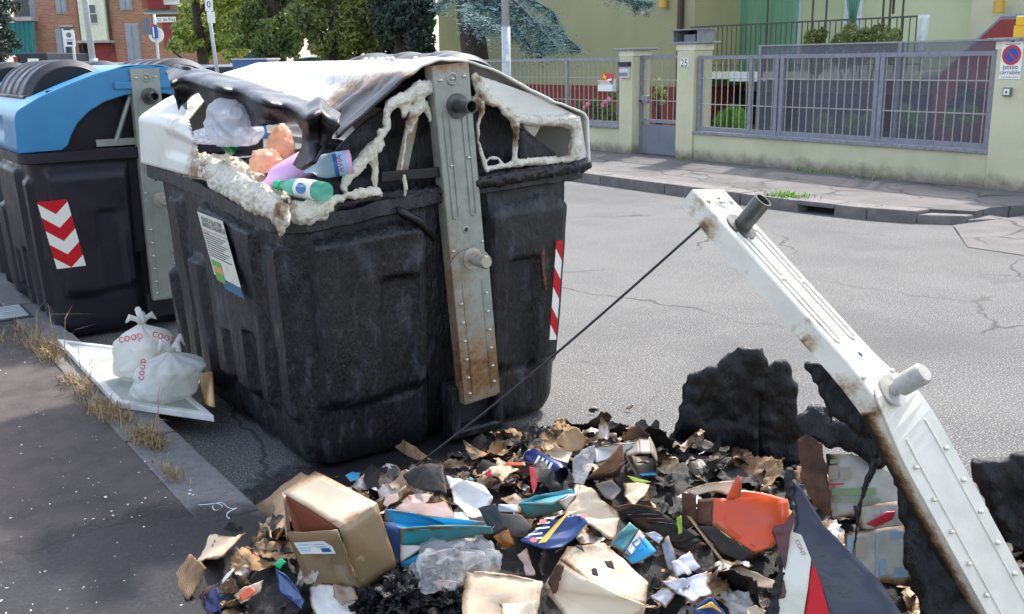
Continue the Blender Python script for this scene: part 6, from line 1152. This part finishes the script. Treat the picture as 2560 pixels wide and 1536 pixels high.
def slab(name, poly, p0, n, r, m, par, off, seed=0, disp=.007):
    """charred lump: balls packed inside an outline on a plane, fused and roughened"""
    n = Vector(n).normalized(); xs = [p[0] for p in poly]; ys = [p[1] for p in poly]; d = (Vector(p0)-CAM).length; st = r*.85*FPX/d; mb = MB(); y_ = min(ys)
    while y_ <= max(ys):
        x = min(xs)
        while x <= max(xs):
            if inpoly(x, y_, poly): p = onplane(x, y_, p0, n)-off; mb.ico(p+n*r*.8*nz(p.x, p.y, p.z, 9)+n*r*.3*nz(p.x, p.y, p.z, 25), r*(.9+.5*abs(nz(p.x, p.y, p.z, 14))), 1)
            x += st
        y_ += st
    o = link(name, mb.mesh(name), m, par, True); md = o.modifiers.new('r', 'REMESH'); md.mode = 'VOXEL'; md.voxel_size = .009; bpy.context.view_layer.update()
    me2 = bpy.data.meshes.new_from_object(o.evaluated_get(bpy.context.evaluated_depsgraph_get())); o.modifiers.clear(); o.data = me2
    if not me2.materials: me2.materials.append(MATS[m])
    bm = bmesh.new(); bm.from_mesh(me2); bmesh.ops.smooth_vert(bm, verts=bm.verts, factor=.5, use_axis_x=True, use_axis_y=True, use_axis_z=True); bmesh.ops.smooth_vert(bm, verts=bm.verts, factor=.5, use_axis_x=True, use_axis_y=True, use_axis_z=True); bm.normal_update()
    for v in bm.verts: q = Vector((v.co.x*26+seed, v.co.y*26, v.co.z*9)); v.co += v.normal*disp*(noise.noise(q*.7)+.5*noise.noise(q*2.)+.3*noise.noise(q*5))
    bm.to_mesh(me2); bm.free(); me2.polygons.foreach_set('use_smooth', [True]*len(me2.polygons)); return o
g1, g2_ = onz(1690, 1225), onz(2005, 1235); wn1 = Vector((-(g2_-g1).y, (g2_-g1).x, 0)); wn1 = -wn1 if wn1.dot(CAM-g1) < 0 else wn1
slab('charred_wall', [(1672, 1115), (1690, 1080), (1715, 990), (1722, 950), (1760, 925), (1802, 912), (1828, 882), (1880, 866), (1910, 880), (1912, 925), (1903, 970), (1890, 1015), (1890, 1250), (1740, 1250), (1688, 1180)], g1, wn1, .022, 'char', fc, FO, 1)
slab('charred_wall', [(1898, 955), (1918, 915), (1955, 900), (1980, 925), (1984, 1000), (1990, 1060), (2008, 1095), (2010, 1250), (1885, 1250), (1890, 1040)], g1-wn1.normalized()*.03, wn1, .02, 'char', fc, FO, 5)
pA = CAM+ray(2250, 1200)*2.72; nA = (-FWD+Vector((-.15, .1, .1))).normalized()
slab('charred_panel', [(2010, 908), (2050, 900), (2100, 935), (2205, 1015), (2265, 1090), (2330, 1180), (2410, 1350), (2470, 1500), (2500, 1620), (2330, 1620), (2275, 1400), (2255, 1250), (2235, 1130), (2180, 1090), (2110, 1050), (2065, 1000), (2045, 955)], pA, nA, .022, 'char', fc, FO, 8, .010)
slab('charred_mass', [(1995, 1060), (2020, 1025), (2075, 1010), (2130, 1040), (2180, 1085), (2240, 1130), (2200, 1180), (2150, 1130), (2080, 1110), (2020, 1100)], CAM+ray(2110, 1090)*2.95, nA, .018, 'char', fc, FO, 11, .012)
pB = onz(2540, 1400); slab('charred_wall', [(2430, 1160), (2480, 1157), (2530, 1146), (2548, 1130), (2620, 1160), (2680, 1480), (2600, 1470), (2540, 1430), (2490, 1290)], pB, Vector((-.8, -.55, .1)), .028, 'char', fc, FO, 14)
blobs('melt_drip', [[((CAM+ray(x, y_)*2.78-FO)[:], r) for x, y_, r in ((2195, 1100, .016), (2190, 1150, .014), (2170, 1200, .010), (2150, 1260, .007), (2140, 1330, .006), (2135, 1380, .004))], [((CAM+ray(x, y_)*2.80-FO)[:], r) for x, y_, r in ((2060, 980, .014), (2075, 1020, .010), (2078, 1055, .005))]], 'char', fc, .004, .004, .02)
# sticker wall: sheet of the old body with white and red marker film
pS = CAM+ray(2050, 1350)*2.42; nS = (-FWD*.8+Vector((-.35, .15, .25))).normalized()
def sp_(px, py, k=0.): return onplane(px, py, pS+nS*k, nS)-FO
mat('bin_slate', S('#333640'), .3, var=(7, S('#2a2c36'), .4, .65), var2=(90, S('#555863'), .68, .8), bump=(8, .25, .02))
sheet('body_sheet', [sp_(*p) for p in ((1985, 1200), (2010, 1228), (2060, 1312), (2130, 1382), (2200, 1452), (2245, 1520), (2330, 1640), (2350, 1800), (1930, 1800), (1955, 1560), (1968, 1400), (1985, 1300))], 'bin_slate', fc, .012, .016, 6, 6, smooth=60, bulge=.03)
mat('film_cream', S('#cfcdbd'), .3, var=(10, S('#b6b19a'), .45, .7), bump=(20, .3, .006))
sheet('white_marker', [sp_(*p, .038) for p in ((1988, 1275), (1982, 1330), (2004, 1338), (2028, 1398), (2020, 1470), (2006, 1560), (1998, 1680), (1915, 1680), (1935, 1540), (1955, 1440), (1962, 1400))], 'film_cream', fc, .002, .006, 8, 5, smooth=60)
sheet('red_marker', [sp_(*p, .034) for p in ((2030, 1402), (2052, 1455), (2075, 1540), (2110, 1680), (1998, 1680), (2006, 1560), (2018, 1470))], 'chev_red', fc, .002, .005, 8, 5, smooth=60)
text('CONT', .014, frame(sp_(1996, 1372, .048), sp_(2012, 1402, .048)-sp_(1990, 1355, .048), nS), 'lettering', 'red_pack', fc)
blobs('melted_edge', [[((sp_(x, y_, .03))[:], r) for x, y_, r in ((1976, 1178, .012), (1970, 1200, .014), (1975, 1240, .010), (1984, 1275, .009))]], 'char', fc, .0045, .004, .015)
blobs('melted_edge', [[((sp_(x, y_, .035))[:], r) for x, y_, r in ((1952, 1395, .010), (1958, 1430, .012), (1945, 1470, .014), (1935, 1520, .018), (1925, 1570, .02))]], 'char', fc, .0045, .004, .015)
sheet('maroon_fold', [sp_(*p, .04) for p in ((1984, 1275), (1990, 1290), (1975, 1340), (1968, 1400), (1962, 1425), (1945, 1370), (1930, 1330), (1935, 1315), (1962, 1310))], mat('maroon', S('#5c2026'), .35, var=(14, S('#3a1418'), .4, .7), bump=(20, .4, .006)), fc, .004, .008, 9)
sheet('maroon_fold', [sp_(*p, .04) for p in ((1960, 1450), (1966, 1480), (1962, 1495), (1940, 1500), (1945, 1470))], 'maroon', fc, .004, .006, 9)
# bundle of printed leaflets inside the remains
nw = thing('leaflet_bundle', 'half burnt bundle of printed leaflets inside the collapsed container', 'leaflets')
pN = CAM+ray(2150, 1300)*2.9; nN = (-FWD+Vector((0, 0, .35))).normalized()
def npx(px, py, k=0.): return onplane(px, py, pN+nN*k, nN)
mat('print_page', S('#aaa89c'), .6, var=(10, S('#8d8b7e'), .45, .7), var2=(20, S('#5b4636'), .66, .8), burn=True); mat('page_blue', S('#7592a8'), .6, var=(30, S('#8f9488'), .5, .7)); mat('page_green', S('#6f8458'), .6, var=(30, S('#8a8672'), .5, .7)); mat('page_tan', S('#8f8774'), .7)
panel('page', [npx(*p) for p in ((2066, 1136), (2130, 1134), (2190, 1160), (2262, 1200), (2262, 1300), (2150, 1300), (2080, 1292))], 'print_page', nw, .01, charr=.85); panel('page', [npx(*p, .02) for p in ((2135, 1265), (2262, 1252), (2270, 1320), (2150, 1332))], 'print_page', nw, .01, charr=.85); panel('page', [npx(*p, .03) for p in ((2110, 1335), (2262, 1312), (2290, 1470), (2160, 1450), (2120, 1400))], 'print_page', nw, .012, charr=.85)
panel('scorched_page', [npx(*p, .04) for p in ((1998, 1100), (2020, 1085), (2058, 1110), (2084, 1295), (2065, 1290), (2030, 1260), (2008, 1200))], 'card_burnt', nw, .006, crumple=.03, edge=.012)
for x0_, y0_, x1_, y1_, m_, k in ((2075, 1150, 2098, 1160, 'page_green', .014), (2072, 1165, 2095, 1200, 'page_tan', .014), (2100, 1170, 2125, 1200, 'page_tan', .014), (2070, 1210, 2110, 1214, 'chev_red', .014), (2080, 1222, 2190, 1240, 'page_green', .014), (2085, 1248, 2200, 1256, 'page_green', .014), (2118, 1340, 2130, 1400, 'page_blue', .048), (2190, 1340, 2196, 1440, 'page_blue', .048), (2225, 1330, 2262, 1350, 'page_blue', .048), (2200, 1400, 2216, 1440, 'page_blue', .048), (2235, 1420, 2270, 1445, 'page_blue', .048), (2140, 1345, 2165, 1395, 'page_tan', .048), (2200, 1275, 2206, 1300, 'page_blue', .036), (2245, 1262, 2251, 1300, 'page_blue', .036)):
    MB().add([npx(x0_, y0_, k), npx(x1_, y0_-2, k), npx(x1_, y1_-2, k), npx(x0_, y1_, k)], [(0, 1, 2, 3)]).build('print_block', m_, nw, fix=False)
panel('red_wrap', [npx(*p, .045) for p in ((2165, 1310), (2215, 1280), (2240, 1278), (2232, 1300), (2190, 1318))], 'red_pack', nw, .006)
# thin black cable from the arm head to the heap
cA = CAM+ray(1757, 562)*((Lp+a_up*.66-CAM).dot(FWD)); cB = hit(985, 1207, .05); cC = hit(940, 1225, .02)
tag(MB().tube([cA.lerp(cB, i/14)+Vector((0, 0, -.06*math.sin(math.pi*i/14)*.35)) for i in range(15)]+[cC], .0042, 8).build('cable', 'ink', None, smooth=True), 'thin black cable stretched from the bent arm to the heap', 'cable')
# ------------------------------------------------------------------ left pavement: discarded panel, bags, weeds
pl = thing('discarded_panel', 'white framed grey panel dumped flat between kerb and burnt container', 'panel'); zA = .13
Q = [onz(143, 850, zA), onz(290, 1007, zA), onz(535, 1042, zA-.02)]; Q.append(Q[0]+Q[2]-Q[1]); dn = Vector((0, 0, -.03))
def pq(u, v, k=0.): return Q[1].lerp(Q[0], v).lerp(Q[2].lerp(Q[3], v), u)+Vector((0, 0, k))
def pbox(name, m, u0, u1, v0, v1, k0, k1): MB().add([pq(u0, v0, k0), pq(u1, v0, k0), pq(u1, v1, k0), pq(u0, v1, k0), pq(u0, v0, k1), pq(u1, v0, k1), pq(u1, v1, k1), pq(u0, v1, k1)], [(3, 2, 1, 0), (4, 5, 6, 7), (0, 1, 5, 4), (1, 2, 6, 5), (2, 3, 7, 6), (3, 0, 4, 7)]).build(name, m, pl, bev=.003)
mat('panel_grey', S('#a3aaa2'), .5, var=(8, S('#939a92'), .4, .7), var2=(30, S('#7d8378'), .68, .8))
pbox('sheet', 'panel_grey', .03, .97, .02, .98, -.02, -.002); pbox('rail', 'white_paint', 0, .10, 0, 1, -.025, .006); pbox('rail', 'white_paint', .92, 1, 0, 1, -.025, .006); pbox('rail', 'white_paint', .10, .92, 0, .045, -.025, .006); pbox('rail', 'white_paint', .10, .92, .96, 1, -.025, .006)
mat('bag_white', S('#e2e2de'), .28, sheer=.2, var=(6, S('#cfd2c8'), .45, .7), bump=(12, .6, .02)); mat('coop_red', S('#cf2f33'), .4, sheer=.05)
def tied_bag(name, label, px, py, w_, d_, h_b, seed, words, lobe=0.):
    b = onz(px, py, .14); t = thing(name, label, 'bag', b[:]); rg_ = random.Random(seed); mb = MB(); nu, nv = 72, 40
    def fn(u, v):
        a = 2*math.pi*u; z = v; r = (1-.25*(1-sstep(0, .14, v)))*(1-sstep(.62, 1.0, v)**1.1*.93); fold = 1+(.05+.16*sstep(.45, .95, v))*(abs(math.sin(a*5+seed+2*nz(math.cos(a), math.sin(a), v*2, 1.5)))-.5)
        k = 1+.20*nz(math.cos(a)*1.1, math.sin(a)*1.1, v*1.6, 1.3)+.05*nz(math.cos(a)*3, math.sin(a)*3, v*6, 1.3)
        return Vector((w_*r*fold*k*math.cos(a), d_*r*fold*k*math.sin(a), h_b*(z*.86+.03*nz(math.cos(a)*2, math.sin(a)*2, v, 2))))+Vector((lobe*v, 0, 0))
    MB().grid(fn, nu, nv).build('body', 'bag_white', t, smooth=60, fix=True)
    kz = h_b*.86; 
    for s_ in range(4):
        a = s_*1.6+seed; MB().tube([(lobe, 0, kz-.01), (lobe+.02*math.cos(a), .02*math.sin(a), kz+.015), (lobe+.05*math.cos(a), .05*math.sin(a), kz+.03+.02*(s_ % 2)), (lobe+.07*math.cos(a), .07*math.sin(a), kz+.005)], [.012, .012, .016, .004], 7).build('knot_ear', 'bag_white', t, smooth=True)
    bpy.context.view_layer.update(); body = t.children[0]; inv = body.matrix_world.inverted()
    for (wx, wy_, word, size, rot) in words:
        c = onz(wx, wy_, .3); dd = ray(wx, wy_).normalized(); xr = (RT*math.cos(rot)+UP*math.sin(rot)); o = text(word, size, Matrix.Identity(4), 'lettering', 'coop_red', t, 0)
        for v in o.data.vertices:
            scr = (RT*math.cos(rot)+UP*math.sin(rot))*v.co.x+(UP*math.cos(rot)-RT*math.sin(rot))*v.co.y; dist = (b-CAM).length; tgt = CAM+ray(wx, wy_).normalized()*dist+scr; di = (tgt-CAM).normalized()
            ok, loc, nn, _ = body.ray_cast(inv @ CAM, (inv.to_3x3() @ di).normalized()); v.co = (loc-(inv.to_3x3() @ di)*.003) if ok else (inv @ tgt)
    return t
tied_bag('shopping_bag', 'knotted white shopping bag with red lettering standing behind', 368, 938, .14, .13, .31, 3, [(328, 852, 'coop', .06, .2), (408, 850, 'coop', .06, -.3)])
tied_bag('shopping_bag', 'sagging white shopping bag with red lettering lying in front', 418, 990, .15, .13, .245, 5, [(362, 925, 'coop', .05, 1.45)], .04)
tag(sheet('wood_board', [onz(500, 935, .10), onz(528, 930, .22), onz(533, 1018, .16), onz(512, 1010, .08)], mat('wood_pale', S('#c9a878'), .7, var=(6, S('#a9865a'), .4, .7)), None, .015, .002, 5, 2), 'pale wooden board wedged between the bags and the container', 'board')
rg_ = random.Random(12); gv, gf_ = [], []
def blade(p, h, lean, w_=.0025):
    a = rg_.uniform(0, 6.28); d_ = Vector((math.cos(a), math.sin(a), 0)); s_ = Vector((-d_.y, d_.x, 0))*w_; k = len(gv); m1 = p+d_*h*lean*.35+Vector((0, 0, h*.6)); e = p+d_*h*lean+Vector((0, 0, h*(1-.3*lean)))
    gv.extend([p-s_, p+s_, m1+s_*.7, m1-s_*.7, e]); gf_.extend([(k, k+1, k+2, k+3), (k+3, k+2, k+4)])
for px, py, n, sp2, h in ((60, 830, 60, .12, .05), (110, 870, 120, .10, .09), (130, 900, 90, .08, .10), (215, 985, 90, .08, .08), (250, 1030, 120, .09, .07), (300, 1050, 120, .08, .06), (360, 1100, 150, .07, .07), (385, 1115, 90, .05, .08), (430, 1190, 60, .06, .05), (30, 850, 60, .15, .04), (180, 960, 60, .08, .07), (60, 690, 40, .06, .12), (10, 640, 40, .05, .08), (90, 870, 6, .05, .28), (150, 890, 5, .05, .25), (210, 960, 5, .05, .22), (400, 1080, 4, .05, .2)):
    c = onz(px, py, NZ)
    for _ in range(n): blade(c+Vector((rg_.gauss(0, sp2*.35), rg_.gauss(0, sp2*.8), 0)), h*rg_.uniform(.4, 1.3), rg_.uniform(.2, 1.4))
me = bpy.data.meshes.new('dry_grass'); me.from_pydata([tuple(p) for p in gv], [], gf_); tag(stuff(link('dry_grass', me, 'grass_dry')), 'dry weeds growing along the inside of the near kerb', 'weeds')
gv, gf_ = [], []
for px, py, n, sp2, h in ((1960, 492, 160, .16, .05), (1985, 490, 100, .14, .05), (2010, 425, 60, .12, .06), (1505, 372, 70, .12, .07), (2060, 432, 60, .2, .05), (1720, 398, 50, .12, .05), (1580, 380, 40, .1, .05), (1990, 415, 70, .1, .10), (2180, 447, 30, .2, .04)):
    c = onz(px, py, SWZ)
    for _ in range(n): blade(c+Vector((rg_.gauss(0, sp2*.5), rg_.gauss(0, sp2*.8), 0)), h*rg_.uniform(.4, 1.3), rg_.uniform(.2, 1.2), .006)
me = bpy.data.meshes.new('pavement_weeds'); me.from_pydata([tuple(p) for p in gv], [], gf_); tag(stuff(link('pavement_weeds', me, 'grass_green')), 'green weeds in the far pavement and at the wall foot', 'weeds')
mb = MB()
for _ in range(170):
    px, py = rg_.uniform(0, 520), rg_.uniform(780, 1536); c = onz(px, py, NZ+.004)
    if c.x > .98: continue
    s_ = rg_.uniform(.002, .007); a = rg_.uniform(0, 6.28); mb.add([c+Vector((s_*math.cos(a+k*1.57)*rg_.uniform(.5, 1.2), s_*math.sin(a+k*1.57)*rg_.uniform(.5, 1.2), rg_.uniform(0, .004))) for k in range(4)], [(0, 1, 2, 3)])
tag(stuff(mb.build('litter_specks', 'paper_white', None, fix=False)), 'white ash specks and crumbs on the near pavement', 'litter')
mat('ash_paste', S('#9a948a'), .7, bump=(120, .8, .004)); fade_film(MATS['ash_paste'], 28., .95)
wv = [onz(480, 1264, NZ+.01), onz(520, 1262, NZ+.02), onz(545, 1258, NZ+.03), onz(560, 1268, NZ+.01), onz(535, 1280, NZ+.02), onz(530, 1262, NZ+.03), onz(555, 1255, NZ+.02), onz(575, 1275, NZ+.01), onz(600, 1268, NZ+.02), onz(560, 1285, NZ+.01), onz(582, 1306, NZ+.008)]
for _ in range(2): wv = [q for a, b in zip(wv[:-1], wv[1:]) for q in (a.lerp(b, .25), a.lerp(b, .75))]
tag(MB().tube(wv, .0022, 6).build('wire_tangle', 'can_silver', None, smooth=True), 'tangle of thin bare wire on the sooty kerb', 'wire')
gr = thing('drain_grate', 'small ridged metal grate at the left edge of the near pavement', 'grate', onz(8, 785, NZ)[:]); 
for k in range(7): MB().bx(-.12, .12, -.16+k*.05, -.13+k*.05, -.004, .01).build('slat', 'lamp_metal', gr)
MB().bx(-.14, .14, -.2, .2, -.006, .002).build('frame', 'ink', gr)
